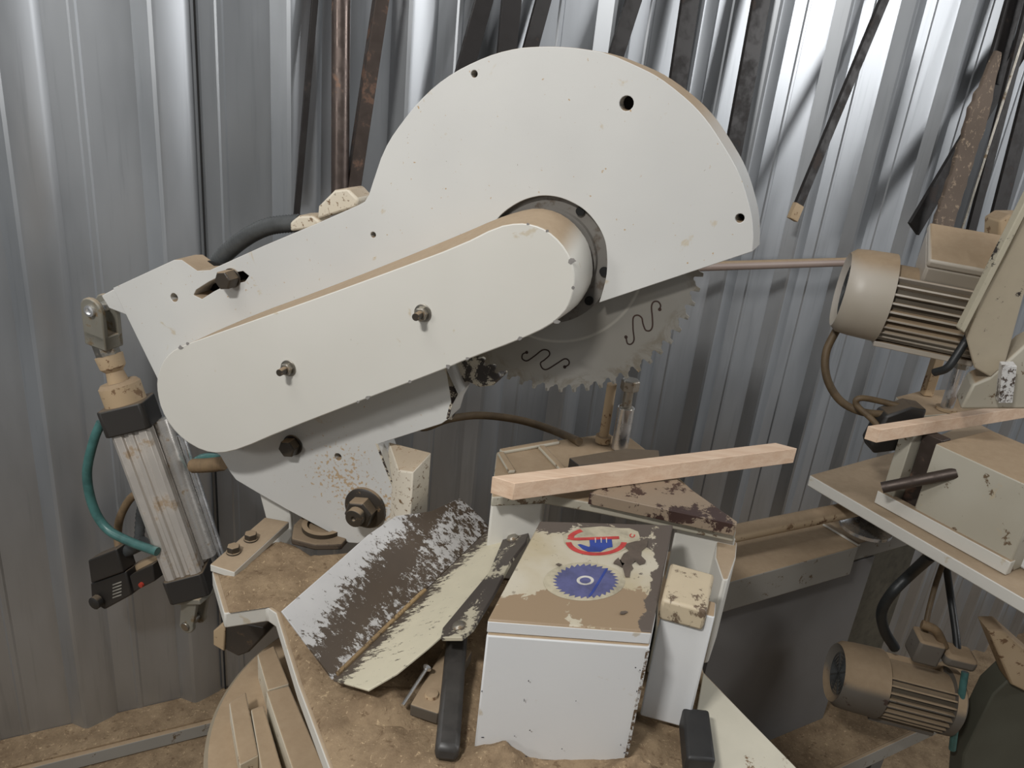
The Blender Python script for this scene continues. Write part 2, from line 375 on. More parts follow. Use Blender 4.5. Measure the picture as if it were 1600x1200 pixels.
lean('steel_rod', (1603, 45), (1499, 372), 4, M['steel'], 'thin bright steel rod standing behind the motor terminal box', 'rod', round_=True, offt=.14, offb=.17)
lean('steel_bar', (1585, 0), (1548, 130), 40, M['darkbar'], 'wide black bar at the upper right corner above the dust-caked strip', offt=.06, offb=.07)
# dust caked strip, ragged
def ragged():
    pts = []; T0, B0 = wp(1562, 80, .16), wp(1470, 372, .19); d = B0-T0; L = d.length; d.normalize(); side = d.cross(NW).normalized()
    n = 26; Lf, Rt = [], []
    for i in range(n+1):
        c = T0+d*L*i/n; w = (.014+.028*min(1, i/7))+random.uniform(-.004, .004)
        Lf.append(c-side*w); Rt.append(c+side*(w+random.uniform(-.004, .006)))
    return tag(MB().prism(Lf+Rt[::-1], -NW*.012).build('caked_strip', paint('caked_dust', (112, 98, 86), (86, 74, 64), (150, 132, 112), .3, 60, 0, .9), bevel=.003), 'ragged grey strip caked with old dust leaning above the motor box', 'strip')
ragged()

# ------------------------------------------------------------------ saw head
head = thing('miter_saw', hp(570, 795, -.02)-UZ*.08, 'white tilting saw head with round guard, belt cover and toothed blade', 'saw')
TOP = [(176.5, 450), (272, 406), (284, 406), (308, 423), (328, 422), (412, 384), (500, 347), (560, 320.5), (570, 315), (576, 305), (582.5, 285), (595, 247.5), (607.5, 220), (628.75, 190), (652, 161), (680, 133.75), (710, 112.5), (742.5, 96), (775, 83), (810, 75), (835, 73), (860, 72.5), (885, 73.5), (910, 76), (950, 83), (993, 102), (1020, 115), (1043, 130), (1077, 158), (1097, 179), (1113, 200), (1140, 243), (1153, 267), (1163, 293), (1173, 330), (1176, 350), (1177, 373), (1176, 393)]
def arc_px(pts): return pts
HOLE = [(936, 473), (942, 455), (949, 425), (948, 385), (941, 364), (930, 346), (916, 330), (900, 319), (875, 308), (849, 305), (828, 309), (810, 316), (790, 329), (777, 341.5), (768, 360), (760, 400), (765, 450), (775, 490)]
LOW = [(740, 540), (697, 574), (708, 600), (715.6, 616), (706, 634), (700, 655), (690, 662), (605, 689), (590, 694), (606, 735), (637, 817), (610, 832), (572, 843), (559, 849), (545, 848), (450, 797), (406, 772), (369, 750), (359, 737), (344, 712), (300, 680), (262, 625), (245, 590), (218, 535)]
def chaikin(P, k=2):
    for _ in range(k):
        Q = [P[0]]
        for p, q in zip(P, P[1:]): Q += [(p[0]*.75+q[0]*.25, p[1]*.75+q[1]*.25), (p[0]*.25+q[0]*.75, p[1]*.25+q[1]*.75)]
        P = Q+[P[-1]]
    return P
GI = TOP.index((595, 247.5))
outline = [hp(*p) for p in TOP[:GI]+chaikin(TOP[GI:-1], 1)+[TOP[-1]]+chaikin(HOLE, 2)+LOW]
def slot():
    c = [(311, 460), (330, 448), (352, 437), (381, 432)]; w = 8.5; L, R = [], []
    for i, (x, y) in enumerate(c):
        a, b = c[max(i-1, 0)], c[min(i+1, 3)]; dx, dy = b[0]-a[0], b[1]-a[1]; l = hypot(dx, dy); L.append((x-dy/l*w, y+dx/l*w)); R.append((x+dy/l*w, y-dx/l*w))
    e0 = [(303, 464), (302, 461)]; e1 = [(389, 431)]
    return [hp(*p) for p in L+e1+R[::-1]+[(302, 461)]]
holes = [slot()]+[circle(hp(x, y), HN, r, 16) for x, y, r in ((272, 465, .0072), (583, 367, .0042), (741, 115.5, .0045), (979, 161.5, .0088), (1156, 341, .0055), (528, 714, .0065))]
gc = hp(846, 412)
def back(p):
    q = p-HN*.050; d = p-gc; w = max(0, min(1, (d.dot(HU)-.00)/.20)); return q+d*(.026*w)
M['guardlip'] = M['white']
MB().plate(None, outline, holes, -HN*.05, back).build('arm_plate', M['white'], head, bevel=.0018)
# dark insides seen through the holes
mb = MB()
for x, y, r in ((272, 465, .0072), (583, 367, .0042), (741, 115.5, .0045), (979, 161.5, .0088), (1156, 341, .0055), (528, 714, .0065)):
    mb.lathe(hp(x, y)-HN*.045, HN, [(0, r*1.02), (.02, r*1.02)], 16)
mb.build('screw_hole', M['hole'], head)['kind'] = 'stuff'
MB().box(hp(345, 448, -.044), HU*.055, UZ*.04, HN*.003).build('slot_backing', M['hole'], head)
M['peeledge'] = mat_peel('peeled_arm_edge', (206, 196, 176), (64, 54, 50), .50, 75)
for fr, bk_ in (([(590, 694), (606, 735), (637, 817)], [(607, 690), (624, 728), (655, 801)]), ([(697, 576), (715.6, 616), (706, 634), (701, 655)], [(708, 572), (727, 608), (719, 632), (706, 656)])):
    MB().prism([hp(*p, .0006) for p in fr]+[hp(*p, -.048) for p in bk_][::-1], (HU*-.004)).build('worn_edge', M['peeledge'], head)
# belt cover
F = [(245, 594), (250, 575), (259, 558), (275, 544), (312, 530), (406, 497), (500, 464), (610, 424), (720, 383), (777, 354), (810, 348), (834, 351), (855, 360), (876, 379), (891, 403), (897, 424), (898, 448), (891, 473), (882, 489), (858, 510), (810, 532), (726, 563), (697, 576), (575, 622), (437.5, 675), (378, 701), (344, 709), (317, 705), (287.5, 688), (267, 667), (252, 640), (246, 615)]
B_ = [(262, 592), (266, 577), (275, 560), (292, 546), (322, 524), (406, 488), (500, 454), (610, 411), (720, 366), (775, 342), (810, 330), (840, 324), (870, 330), (894, 345), (912, 366), (922, 385), (927, 412), (926, 436), (915, 460), (900, 480), (870, 500), (815, 525), (730, 554), (700, 567), (578, 613), (443, 666), (384, 690), (352, 697), (328, 694), (302, 678), (284, 658), (267, 622)]
def smooth_px(P, k=2):
    for _ in range(k):
        Q = []
        for i, p in enumerate(P):
            q = P[(i+1) % len(P)]; Q += [(p[0]*.75+q[0]*.25, p[1]*.75+q[1]*.25), (p[0]*.25+q[0]*.75, p[1]*.25+q[1]*.75)]
        P = Q
    return P
D = .072
fa = smooth_px(F, 1); ba = smooth_px(B_, 1)
cov = MB().loft([hp(*p, D) for p in fa], [hp(*p, .001) for p in ba]).build('belt_cover', M['cover'], head, bevel=.0015, ang=50)
def stud(x, y, dark=True):
    c = hp(x, y, D); mb = MB(); mb.lathe(c, HN, [(0, .0125), (.002, .0125)], 24); mb.hexa(c+HN*.002, HN, .0095, .008)
    o = mb.build('nut', M['steel'], cov, .0005)
    MB().cyl(c+HN*.009, c+HN*.024, .0052, 14).build('stud', M['bolt'], cov)
stud(451, 575); stud(661, 489)
# small worn patches on the cover rim, thin bare-metal chips
mb = MB()
for x, y, s in ((893, 408, 7), (895, 450, 4), (870, 503, 6), (812, 529, 5), (640, 597, 4), (575, 621, 5), (282, 543, 5), (293, 537, 3), (560, 628, 3), (700, 573, 5), (730, 560, 4), (855, 361, 3), (825, 350, 3)):
    k = 7; ph = random.random()*6
    mb.prism([hp(x+s*random.uniform(.5, 1.1)*cos(ph+2*pi*i/k), y+s*random.uniform(.4, .9)*sin(ph+2*pi*i/k), D+.0001) for i in range(k)], HN*.0003)
mb.build('paint_chip', simple('bare_grey', (142, 138, 134), .5), cov)['kind'] = 'stuff'
# bolts of the arm
def hexbolt(x, y, r, off=0.0, h=.014, washer=1.35, name='hex_bolt', mat='bolt', par=head, N=None, P=None):
    N = N or HN; c = P or hp(x, y, off); mb = MB(); mb.lathe(c, N, [(0, r*washer), (.003, r*washer)], 28); mb.hexa(c+N*.003, N, r, h); return mb.build(name, M[mat], par, .0008)
hexbolt(363, 434, .0155, h=.022, washer=1.0)
hexbolt(458, 695, .0155, h=.018, washer=1.15)
# pivot bolt
pc = hp(572, 792); mb = MB(); mb.lathe(pc, HN, [(0, .036), (.006, .036), (.008, .033)], 40); mb.build('washer', M['bolt'], head)
mb = MB(); mb.hexa(pc+HN*.008, HN, .025, .022); mb.lathe(pc+HN*.028, HN, [(0, .016), (.014, .015), (.0145, .004), (.011, .003)], 24); mb.build('pivot_bolt', M['bolt'], head, .001)
# hub flange behind the belt cover
HC2 = hp(852, 407); mb = MB(); mb.lathe(HC2-HN*.045, HN, [(0, .089), (.036, .089), (.036, .070), (.040, .068)], 72)
fl = mb.build('hub_flange', M['flange'], head)
for aa in (62, -2, -35, 180): 
    p = HC2-HN*.009+(HU*cos(radians(aa))+UZ*sin(radians(aa)))*.080; MB().lathe(p, HN, [(0, .006), (.004, .006)], 14).build('screw', M['hole'], fl)
# blade
BC = hp(871, 396, -.030)
import itertools
tips = [hp(x, y, -.030) for x, y in ((1096.5, 442), (1086.6, 475), (1069.5, 508), (1048.5, 538), (1027.5, 559), (999, 580), (936, 607), (889.5, 613), (853.5, 611.5), (807, 598), (790.5, 590.5))]
def fit(ts):
    q = [((p-HC).dot(HU), (p-HC).z) for p in ts]; n = len(q)   # least-squares circle
    sx = [[0]*4 for _ in range(3)]
    A = [[2*x, 2*y, 1, x*x+y*y] for x, y in q]; Mx = [[sum(r[i]*r[j] for r in A) for j in range(4)] for i in range(3)]
    for i in range(3):
        p = Mx[i][i]; Mx[i] = [v/p for v in Mx[i]]
        for j in range(3):
            if j != i: f = Mx[j][i]; Mx[j] = [a-f*b for a, b in zip(Mx[j], Mx[i])]
    a, b, c = (Mx[i][3] for i in range(3)); return a, b, sqrt(c+a*a+b*b)
ba_, bb_, BRAD = fit(tips); off0 = (tips[0]-HC).dot(HN); BC = HC+HU*ba_+UZ*bb_+HN*off0
print('BLADE', ba_, bb_, BRAD)
def mat_blade():
    t = MT('saw_blade_steel'); g = t.n('ShaderNodeVectorMath', operation='LENGTH'); 
    gm = t.n('ShaderNodeNewGeometry'); sb = t.n('ShaderNodeVectorMath', operation='SUBTRACT'); t.L.new(gm.outputs['Position'], sb.inputs[0]); sb.inputs[1].default_value = BC; t.L.new(sb.outputs[0], g.inputs[0]); r = g.outputs['Value']
    a = t.noise(5, 3, .5); c = t.mix(t.ramp(a, .3, .8), c3(178, 174, 166), c3(150, 143, 130))
    ring = t.math('MULTIPLY', t.ramp(r, BRAD*.62-.003, BRAD*.62), t.ramp(r, BRAD*.62+.001, BRAD*.62+.003, 1, 0)); c = t.mix(t.math('MULTIPLY', ring, .5), c, c3(214, 208, 194))
    rim = t.math('MULTIPLY', t.ramp(r, BRAD*.84, BRAD*.93), t.ramp(t.noise(16, 6, .7, 1.5), .45, .6)); c = t.mix(t.math('MULTIPLY', rim, .45), c, c3(120, 106, 80))
    t.b.inputs['Anisotropic'].default_value = .4
    return t.fin(c, t.ramp(a, .3, .7, .3, .4), .65)
M['blade'] = mat_blade()
NT = 62; pr = []
for k in range(NT):
    a0 = 2*pi*k/NT
    for da, rr in ((0, .948), (.10, .942), (.24, .945), (.34, .958), (.48, .963), (.60, .970), (.66, .986), (.70, 1.0), (.93, .998), (.965, .975)):
        a = -(a0+da*2*pi/NT); pr.append(BC+(HU*cos(a)+UZ*sin(a))*BRAD*rr)
bl = MB().prism(pr, -HN*.003).build('saw_blade', M['blade'], head)
mb = MB()
for k in range(NT):
    a = -(2*pi*(k+.865)/NT); e = HU*cos(a)+UZ*sin(a); tt = HU*-sin(a)+UZ*cos(a)
    mb.box(BC+e*BRAD*.988-HN*.0015, e*BRAD*.012, tt*.0011, HN*.0021)
mb.build('carbide_tips', M['steel'], bl)['kind'] = 'stuff'
def etched(px):
    mb = MB(); pts = [hit(x, y, BC+HN*.0002, HN) for x, y in px]; P = [pts[0]*2-pts[1]]+pts+[pts[-1]*2-pts[-2]]; q = []
    for i in range(1, len(P)-2):
        for k in range(6):
            t = k/6; a, b, c, d = P[i-1:i+3]; q.append(.5*((2*b)+(c-a)*t+(2*a-5*b+4*c-d)*t*t+(3*b-a-3*c+d)*t**3))
    q.append(pts[-1]); L, R = [], []
    for i, p in enumerate(q):
        d = (q[min(i+1, len(q)-1)]-q[max(i-1, 0)]).normalized(); s = d.cross(HN)*.0010; L.append(p-s); R.append(p+s)
    for i in range(len(q)-1): mb.prism([L[i], L[i+1], R[i+1], R[i]], HN*.0002)
    mb.prism(circle(pts[0], HN, .0024, 14), HN*.0002); mb.prism(circle(pts[-1], HN, .0024, 14), HN*.0002)
    mb.build('expansion_slot', M['knob'], bl)
def z4(lst, ox=720, oy=280, s=3.3333): return [(ox+x/s, oy+y/s) for x, y in lst]
etched(z4([(1036, 678), (1040, 655), (1025, 637), (1003, 640), (993, 665), (997, 715), (998, 765), (985, 788), (962, 785), (948, 750), (942, 722), (920, 708), (898, 722), (897, 780), (902, 835), (888, 858), (868, 855), (860, 822)]))
etched(z4([(343, 902), (322, 912), (320, 935), (345, 946), (385, 920), (425, 890), (455, 893), (462, 915), (437, 940), (415, 958), (425, 985), (450, 990), (500, 960), (540, 936), (562, 945), (562, 965), (541, 978)]))
# lumps behind: pivot boss, blade deflector, dust chunk
MB().prism([hp(*p, -.035) for p in [(694, 570), (745, 556), (775, 575), (783, 592), (770, 603), (748, 606), (728, 596), (715, 618), (700, 600)]], -HN*.05).build('chip_deflector', mat_peel('peeled_cream', (206, 198, 180), (74, 66, 60), .50, 45), head, bevel=.004)
MB().prism([hp(*p, -.055) for p in [(453, 362), (452, 348), (466, 337), (488, 336), (500, 346), (500, 356)]], -HN*.04).build('hose_gland', M['dirtywhite'], head, bevel=.004)
MB().prism([hp(*p, -.055) for p in [(495, 343), (497, 322), (522, 297), (543, 294), (560, 312), (556, 325)]], -HN*.05).build('cover_block', M['dirtywhite'], head, bevel=.004)
# lug left of arm for the cylinder
MB().prism([hp(*p, -.012) for p in [(158, 462), (188, 446), (235, 460), (222, 520), (196, 492), (170, 482)]], -HN*.016).build('cylinder_lug', M['white'], head, bevel=.002)

# ------------------------------------------------------------------ pneumatic cylinder
OFF = -.034
cyt = thing('pneumatic_cylinder', hp(302, 975, OFF)-UZ*.01, 'silver pneumatic cylinder with black end caps at the left of the saw head', 'cylinder')
ax0 = hp(292, 890, OFF); ax1 = hp(211, 668, OFF); AX = (ax1-ax0).normalized(); SD = AX.cross(HN).normalized(); 
if SD.dot(HU) < 0: SD = -SD
# barrel profile turned about its own axis
def prof_ring(c, half, rot, notch=True):
    e1 = SD*cos(rot)+HN*sin(rot); e2 = HN*cos(rot)-SD*sin(rot); pts = []
    P = [(-1, -.82), (-.82, -1), (-.45, -1), (-.38, -.84), (-.16, -.84), (-.1, -.97), (.1, -.97), (.16, -.84), (.38, -.84), (.45, -1), (.82, -1), (1, -.82)] if notch else [(-1, -.86), (-.86, -1), (.86, -1), (1, -.86)]
    for k in range(4):
        a = k*pi/2
        for x, y in P[:-1] if True else P:
            X, Y = x*cos(a)-y*sin(a), x*sin(a)+y*cos(a); pts.append(c+(e1*X+e2*Y)*half)
    return pts
ROT = radians(-28)
mb = MB(); mb.loft(prof_ring(ax0, .034, ROT), prof_ring(ax1, .034, ROT)); mb.build('barrel', M['alu'], cyt, .0008, merge=True)
mb = MB(); mb.loft(prof_ring(ax0-AX*.048, .0385, ROT, False), prof_ring(ax0, .0385, ROT, False)); mb.build('end_cap', M['black'], cyt, .002)
mb = MB(); mb.loft(prof_ring(ax1, .041, ROT, False), prof_ring(ax1+AX*.050, .041, ROT, False)); mb.build('end_cap', M['black'], cyt, .003)
top = ax1+AX*.05
MB().lathe(top, AX, [(0, .036), (.034, .036), (.04, .031)], 36).build('rod_gland', M['dusttan'], cyt)
MB().lathe(top+AX*.04, AX, [(0, .018), (.02, .015), (.028, .022), (.05, .024), (.052, .016)], 24).build('rod_boot', M['dusttan'], cyt)
MB().lathe(top+AX*.085, AX, [(0, .021), (.03, .021)], 6).build('lock_nut', M['steel'], cyt, .001)
rc = hp(157, 481, OFF+.01); fork = MB()
fb = top+AX*.112; lf = (rc-fb); FA = lf.normalized(); FS = FA.cross(HN).normalized()
for sgn in (-1, 1):
    R0 = []
    for k in range(9):
        a = pi*k/8; R0.append(rc+(FS*cos(a)+FA*sin(a))*.023)
    R0 += [fb-FS*.023, fb+FS*.023]
    fork.prism([p+HN*(sgn*.016-.005) for p in R0], HN*.010)
fork.box(fb+FA*.012, FS*.023, HN*.021, FA*.014)
fork.build('fork_end', M['clevis'], cyt, .0025)
MB().lathe(rc-HN*.026, HN, [(0, .010), (.052, .010), (.053, .006), (.05, .004)], 24).build('clevis_pin', M['chrome'], cyt)
MB().cyl(hp(325, 868, OFF-.03), hp(252, 655, OFF-.03), .016, 24).build('side_tube', mat_metal('bright_tube', (196, 192, 186), .22, .6, (140, 122, 100), .2, 30), cyt)
MB().cyl(hp(345, 868, OFF-.05), hp(283, 680, OFF-.05), .008, 24).build('tie_rod', M['chrome'], cyt)
base = ax0-AX*.048; pin = hp(302, 968, OFF)
mb = MB(); mb.box(base-AX*.006, SD*.036, HN*.030, AX*.006)
R0 = [base-AX*.01+SD*.020, base-AX*.01-SD*.020]+[pin+(SD*-cos(pi*k/8)-AX*sin(pi*k/8))*.017 for k in range(9)]
mb.prism([p+HN*.012 for p in R0], HN*.010); mb.prism([p-HN*.022 for p in R0], HN*.010)
mb.build('clevis_foot', M['clevis'], cyt, .002)
MB().cyl(pin+HN*.026, pin-HN*.024, .009, 20).build('clevis_pin', M['steel'], cyt, .001)

# ------------------------------------------------------------------ solenoid valve
vt = thing('solenoid_valve', hp(190, 950, -.04), 'small black solenoid valve with a red button hanging left of the cylinder', 'valve')
VD = (hp(205, 890, -.04)-hp(145, 905, -.04)).normalized(); VN = (HN+HU*.35).normalized()
def vprism(px, off, dep, name, mat, bev=.002, par=vt): return MB().prism([hp(*p, off) for p in px], -HN*dep).build(name, mat, par, bev)
vprism([(137, 876), (181, 858), (193, 894), (142, 912)], -.02, .035, 'coil', M['black'], .003)
vprism([(141, 912), (196, 893), (205, 930), (163, 953), (143, 940)], -.025, .04, 'valve_body', M['black'], .003)
MB().lathe(hp(154, 938, -.02), HN, [(0, .014), (.012, .014), (.014, .011)], 12).build('knob', M['black'], vt)
for i in range(5):
    MB().prism([hp(*p, -.0248) for p in [(176, 913+i*5), (190, 908+i*5), (190, 910+i*5), (176, 915+i*5)]], HN*.0004).build('label_line', M['labelwhite'], vt)
vprism([(202, 900), (238, 882), (242, 908), (209, 925)], -.026, .035, 'button_block', M['black'], .002)
MB().lathe(hp(222, 913, -.026), HN, [(0, .0055), (.005, .005)], 16).build('red_button', M['red'], vt)
vprism([(190, 893), (243, 868), (250, 850), (300, 868), (262, 884), (204, 915)], -.05, .03, 'mounting_bar', M['dusttan'], .003)
MB().cyl(hp(183, 868, -.045), hp(225, 848, -.045), .013, 16).build('connector', M['conduit'], vt)

def hose(name, pts, r, mat, label, cat='hose', ribs=0, off=None, sub=6, group=None):
    return tag(MB().tube(pts, r, 12, sub, ribs).build(name, M[mat], merge=False, ang=60 if not ribs else 80), label, cat, group)
hose('air_hose', [hp(158, 660, 0), hp(146, 690, .01), hp(136, 740, .015), hp(145, 790, .015), hp(166, 825, .015), hp(200, 845, .015), hp(246, 862, .015)], .0085, 'teal', 'teal air hose curving from the upper black cap down to the cylinder foot')
hose('air_hose', [hp(224, 765, -.06), hp(203, 780, -.06), hp(188, 808, -.06), hp(184, 835, -.06), hp(187, 862, -.05)], .008, 'tealdust', 'short dust-coloured air hose hidden partly behind the silver cylinder')
hose('ribbed_conduit', [hp(230, 775, -.07), hp(221, 800, -.07), hp(217, 850, -.06)], .009, 'conduit', 'grey ribbed conduit dropping to the solenoid valve behind the cylinder', 'conduit', 1, sub=14)
hose('ribbed_conduit', [hp(300, 728, -.06), hp(325, 727, -.06), hp(350, 724, -.06)], .012, 'tealdust', 'short brown ribbed conduit behind the belt cover bottom left', 'conduit', 1, sub=10)
hose('air_hose', [hp(292, 735, -.085), hp(315, 716, -.085), hp(350, 715, -.085)], .008, 'teal', 'short teal hose end above the brown ribbed conduit')
hose('ribbed_conduit', [hp(325, 440, -.075), hp(345, 405, -.075), hp(380, 374, -.075), hp(420, 354, -.075), hp(470, 348, -.075)], .0125, 'conduit', 'dark grey ribbed conduit arching over the top of the saw arm', 'conduit', 1, sub=22)

# ------------------------------------------------------------------ saw table
TZ = .84
tb = thing('saw_table', hz(520, 1000, TZ)-UZ*.04, 'thick white steel saw table buried in brown sawdust', 'machine table')
tpx = [(331, 892), (350, 958), (418, 948), (431, 957), (465, 1068), (520, 1215)]
tpts = [hz(*p, TZ) for p in tpx]+[V((-.03, .50, TZ)), V((.20, .42, TZ)), hz(1290, 1250, TZ), hz(1240, 1195, TZ), hz(1100, 1050, TZ), V((.33, 1.10, TZ)), V((.02, 1.22, TZ)), hz(560, 862, TZ), hz(480, 868, TZ), hz(455, 852, TZ), hz(432, 845, TZ)]
MB().prism(tpts, -UZ*.028).build('table_plate', M['cover'], tb, .003)
# the layer of dust lying on it: irregular mound mesh
def dust_sheet(name, poly, z, h, mat, parent=None, cell=.012, inset=.004, seedv=1):
    from mathutils import noise as NO
    xs = [p.x for p in poly]; ys = [p.y for p in poly]
    def ins(x, y):
        c = False; n = len(poly)
        for i in range(n):
            a, b = poly[i], poly[i-1]
            if (a.y > y) != (b.y > y) and x < (b.x-a.x)*(y-a.y)/(b.y-a.y)+a.x: c = not c
        return c
    pts = [V((p.x, p.y)) for p in poly]; ed = [(i, (i+1) % len(poly)) for i in range(len(poly))]; nb = len(pts)
    # finely split border
    P2 = []
    for i in range(nb):
        a, b = pts[i], pts[(i+1) % nb]; k = max(1, int((b-a).length/cell))
        P2 += [a+(b-a)*j/k for j in range(k)]
    ed = [(i, (i+1) % len(P2)) for i in range(len(P2))]; m = len(P2)
    x = min(xs)
    while x < max(xs):
        y = min(ys)
        while y < max(ys):
            q = (x+random.uniform(-.3, .3)*cell, y+random.uniform(-.3, .3)*cell)
            if ins(*q) and min((V(q)-p).length for p in P2) > cell*.5: P2.append(V(q))
            y += cell
        x += cell
    r = delaunay_2d_cdt(P2, ed, [], 1, 1e-6)
    vs = []
    for i, p in enumerate(r[0]):
        d = min((p-q).length for q in P2[:m]); e = min(1, d/.012)
        vs.append(V((p.x, p.y, z+.0006+e*(.002+h*max(0, .5+NO.noise(V((p.x*14, p.y*14, seedv)))+.4*NO.noise(V((p.x*45, p.y*45, seedv))))))))
    mb = MB(); mb.add(vs, [tuple(f) for f in r[2]], True); o = mb.build(name, mat, parent, merge=False, ang=180); return o
dust_sheet('sawdust_layer', [V((p.x, p.y)) for p in [V((q.x+(V((0, .95, 0))-q).x*.02, q.y+(.95-q.y)*.012, 0)) for q in tpts]], TZ, .010, M['dust'], tb)
# pale clean corner plate on the right of the table, little dust
dp = [hz(*p, TZ+.014) for p in [(1098, 1055), (1240, 1200), (1290, 1255), (1075, 1255), (1085, 1130)]]
MB().prism(dp, UZ*.004).build('side_plate', mat_peel('dirty_pale_paint', (206, 200, 182), (150, 122, 92), .60, 26), tb, .001)

# ear bar with two bolts
ear = thing('bolted_strap', hz(390, 860, TZ+.002), 'dusty white strap with two hex bolts on the table corner', 'bracket')
ep = [hz(*p, TZ+.016) for p in [(328, 882), (366, 894), (452, 815), (414, 808)]]
MB().prism(ep, -UZ*.013).build('strap', M['cover'], ear, .0015)
for x, y in ((365, 863), (392, 843)): hexbolt(0, 0, .0105, h=.010, washer=1.1, par=ear, N=UZ, P=hz(x, y, TZ+.016))
gp = hz(433, 812, TZ+.01)
mb = MB(); mb.prism([hp(*p, -.035) for p in [(405, 770), (452, 790), (456, 838), (440, 862), (422, 850), (416, 812)]], -HN*.012); mb.build('gusset', M['cover'], ear, .002)
# swivel bearing behind the strap
br = thing('swivel_bearing', hz(500, 850, TZ), 'dusty round bearing housing half hidden under the saw arm', 'bearing')
bc = hz(505, 834, TZ+.004); MB().prism([bc+V((cos(a), sin(a), 0))*(.060 if i % 2 else .052) for i, a in enumerate([k*pi/4 for k in range(8)])], UZ*.012).build('housing', paint('old_dust_plate', (92, 80, 66), (80, 68, 56), (50, 42, 36), .3, 60, .5, .8), br, .003)
MB().lathe(bc+UZ*.010, UZ, [(0, .036), (.010, .036), (.010, .027), (.003, .026)], 36).build('ring', M['bolt'], br)
# counter block below the left table corner
ub = tag(MB().prism([hp(*p, .12) for p in [(340, 985), (362, 970), (412, 980), (414, 992), (388, 1020), (372, 1026), (345, 1012)]], -HN*.07).build('foot_block', M['blacksteel'], bevel=.003), 'black steel block bolted under the left table corner', 'block')
MB().prism([hp(*p, .124) for p in [(333, 986), (347, 975), (351, 982), (350, 1018), (333, 1008)]], -HN*.07).build('side_cheek', M['dusttan'], ub, .002)
# pivot lug behind the arm
lug = tag(MB().loft([hz(607, 690, 1.045), hz(674, 707, 1.045), hz(645, 738, 1.03), hz(622, 736, 1.02)], [hz(607, 690, 1.045)-UZ*.2, hz(674, 707, 1.045)-UZ*.2, hz(645, 738, 1.03)-UZ*.19, hz(622, 736, 1.02)-UZ*.18]).build('pivot_lug', M['dirtywhite'], bevel=.002), 'speckled cream pivot lug standing behind the lower end of the saw arm', 'bracket')

# ------------------------------------------------------------------ turntable below, clamp blocks
c1, c2, c3_ = hz(318, 1210, .70), hz(345, 1118, .70), hz(405, 1015, .70)
def circ3(a, b, c):
    ax, ay, bx, by, cx_, cy_ = a.x, a.y, b.x, b.y, c.x, c.y; d = 2*(ax*(by-cy_)+bx*(cy_-ay)+cx_*(ay-by))
    ux = ((ax*ax+ay*ay)*(by-cy_)+(bx*bx+by*by)*(cy_-ay)+(cx_*cx_+cy_*cy_)*(ay-by))/d; uy = ((ax*ax+ay*ay)*(cx_-bx)+(bx*bx+by*by)*(ax-cx_)+(cx_*cx_+cy_*cy_)*(bx-ax))/d
    return V((ux, uy, a.z)), hypot(ax-ux, ay-uy)
tr = .30; _m = (c1+c3_)/2; _h = (c3_-c1).length/2; _n = (c3_-c1).cross(UZ).normalized(); _n = _n if _n.x > 0 else -_n
tc = _m+_n*sqrt(tr*tr-_h*_h)
tt_ = thing('turntable', V((tc.x, tc.y, .60)), 'dusty round turntable base under the left side of the saw table', 'turntable')
MB().lathe(V((tc.x, tc.y, .66)), UZ, [(0, tr), (.034, tr), (.04, tr-.006)], 96).build('disc', paint('turntable_rim', (120, 124, 112), (104, 104, 92), dust=1, rough=.6), tt_)
for nm, px, h, z in [('guide_plate', [(402, 1022), (428, 1008), (452, 1068), (418, 1078)], .05, .745), ('guide_plate', [(416, 1080), (452, 1071), (520, 1230), (470, 1240)], .05, .750), ('guide_plate', [(392, 1108), (412, 1101), (445, 1215), (412, 1222)], .03, .735), ('guide_plate', [(358, 1098), (384, 1080), (404, 1180), (374, 1195)], .035, .735)]:
    MB().prism([hz(*p, z) for p in px], UZ*-h).build(nm, M['dustblock'], tt_, .002)
MB().cyl(V((tc.x, tc.y, FZ)), V((tc.x, tc.y, .66)), tr*.72, 48).build('pedestal', M['greypanel'], tt_)

# ------------------------------------------------------------------ deflector chute
chu = thing('deflector_chute', hz(600, 950, TZ+.012), 'folded steel chute with worn white and brown paint lying on the sawdust', 'chute')
F1, F2 = hz(520, 1062, .868), hz(766, 824, .905); G1 = hz(440, 955, .945); K1 = hz(700, 1000, .925)
PL = plane3(F1, F2, G1); PR = plane3(F1, F2, K1)
def toward(n): return n if n.dot(CAM-F1) > 0 else -n
nL = toward((F2-F1).cross(G1-F1).normalized()); nR = toward((F2-F1).cross(K1-F1).normalized())
Lp = [F1, G1]+[PL(*p) for p in [(534, 873), (575, 836), (619, 806), (672, 799), (719, 778), (745, 801)]]+[F2]
gd = (G1-F1)-(F2-F1).normalized()*(G1-F1).dot((F2-F1).normalized()); gd.normalize()
rotc = (0, 0, -atan2((F2-F1).y, (F2-F1).x))
M['peelL'] = mat_peel('white_over_brown_paint', (200, 198, 196), (94, 80, 66), .60, 95, (.45, 1.5, 1.2), rotc, (F1, (gd-(F2-F1).normalized()*.20).normalized(), (.20, .088, .55)))
M['peelR'] = mat_peel('cream_over_grey_paint', (210, 202, 178), (96, 86, 76), .60, 80, (.4, 1.6, 1.2), rotc, (F1, (K1-F1-(F2-F1).normalized()*(K1-F1).dot((F2-F1).normalized())).normalized(), (.16, .040, 1.0)))
MB().prism(Lp, -nL*.003).build('left_flange', M['peelL'], chu, .0008)['label'] = 'white flange worn down to brown'
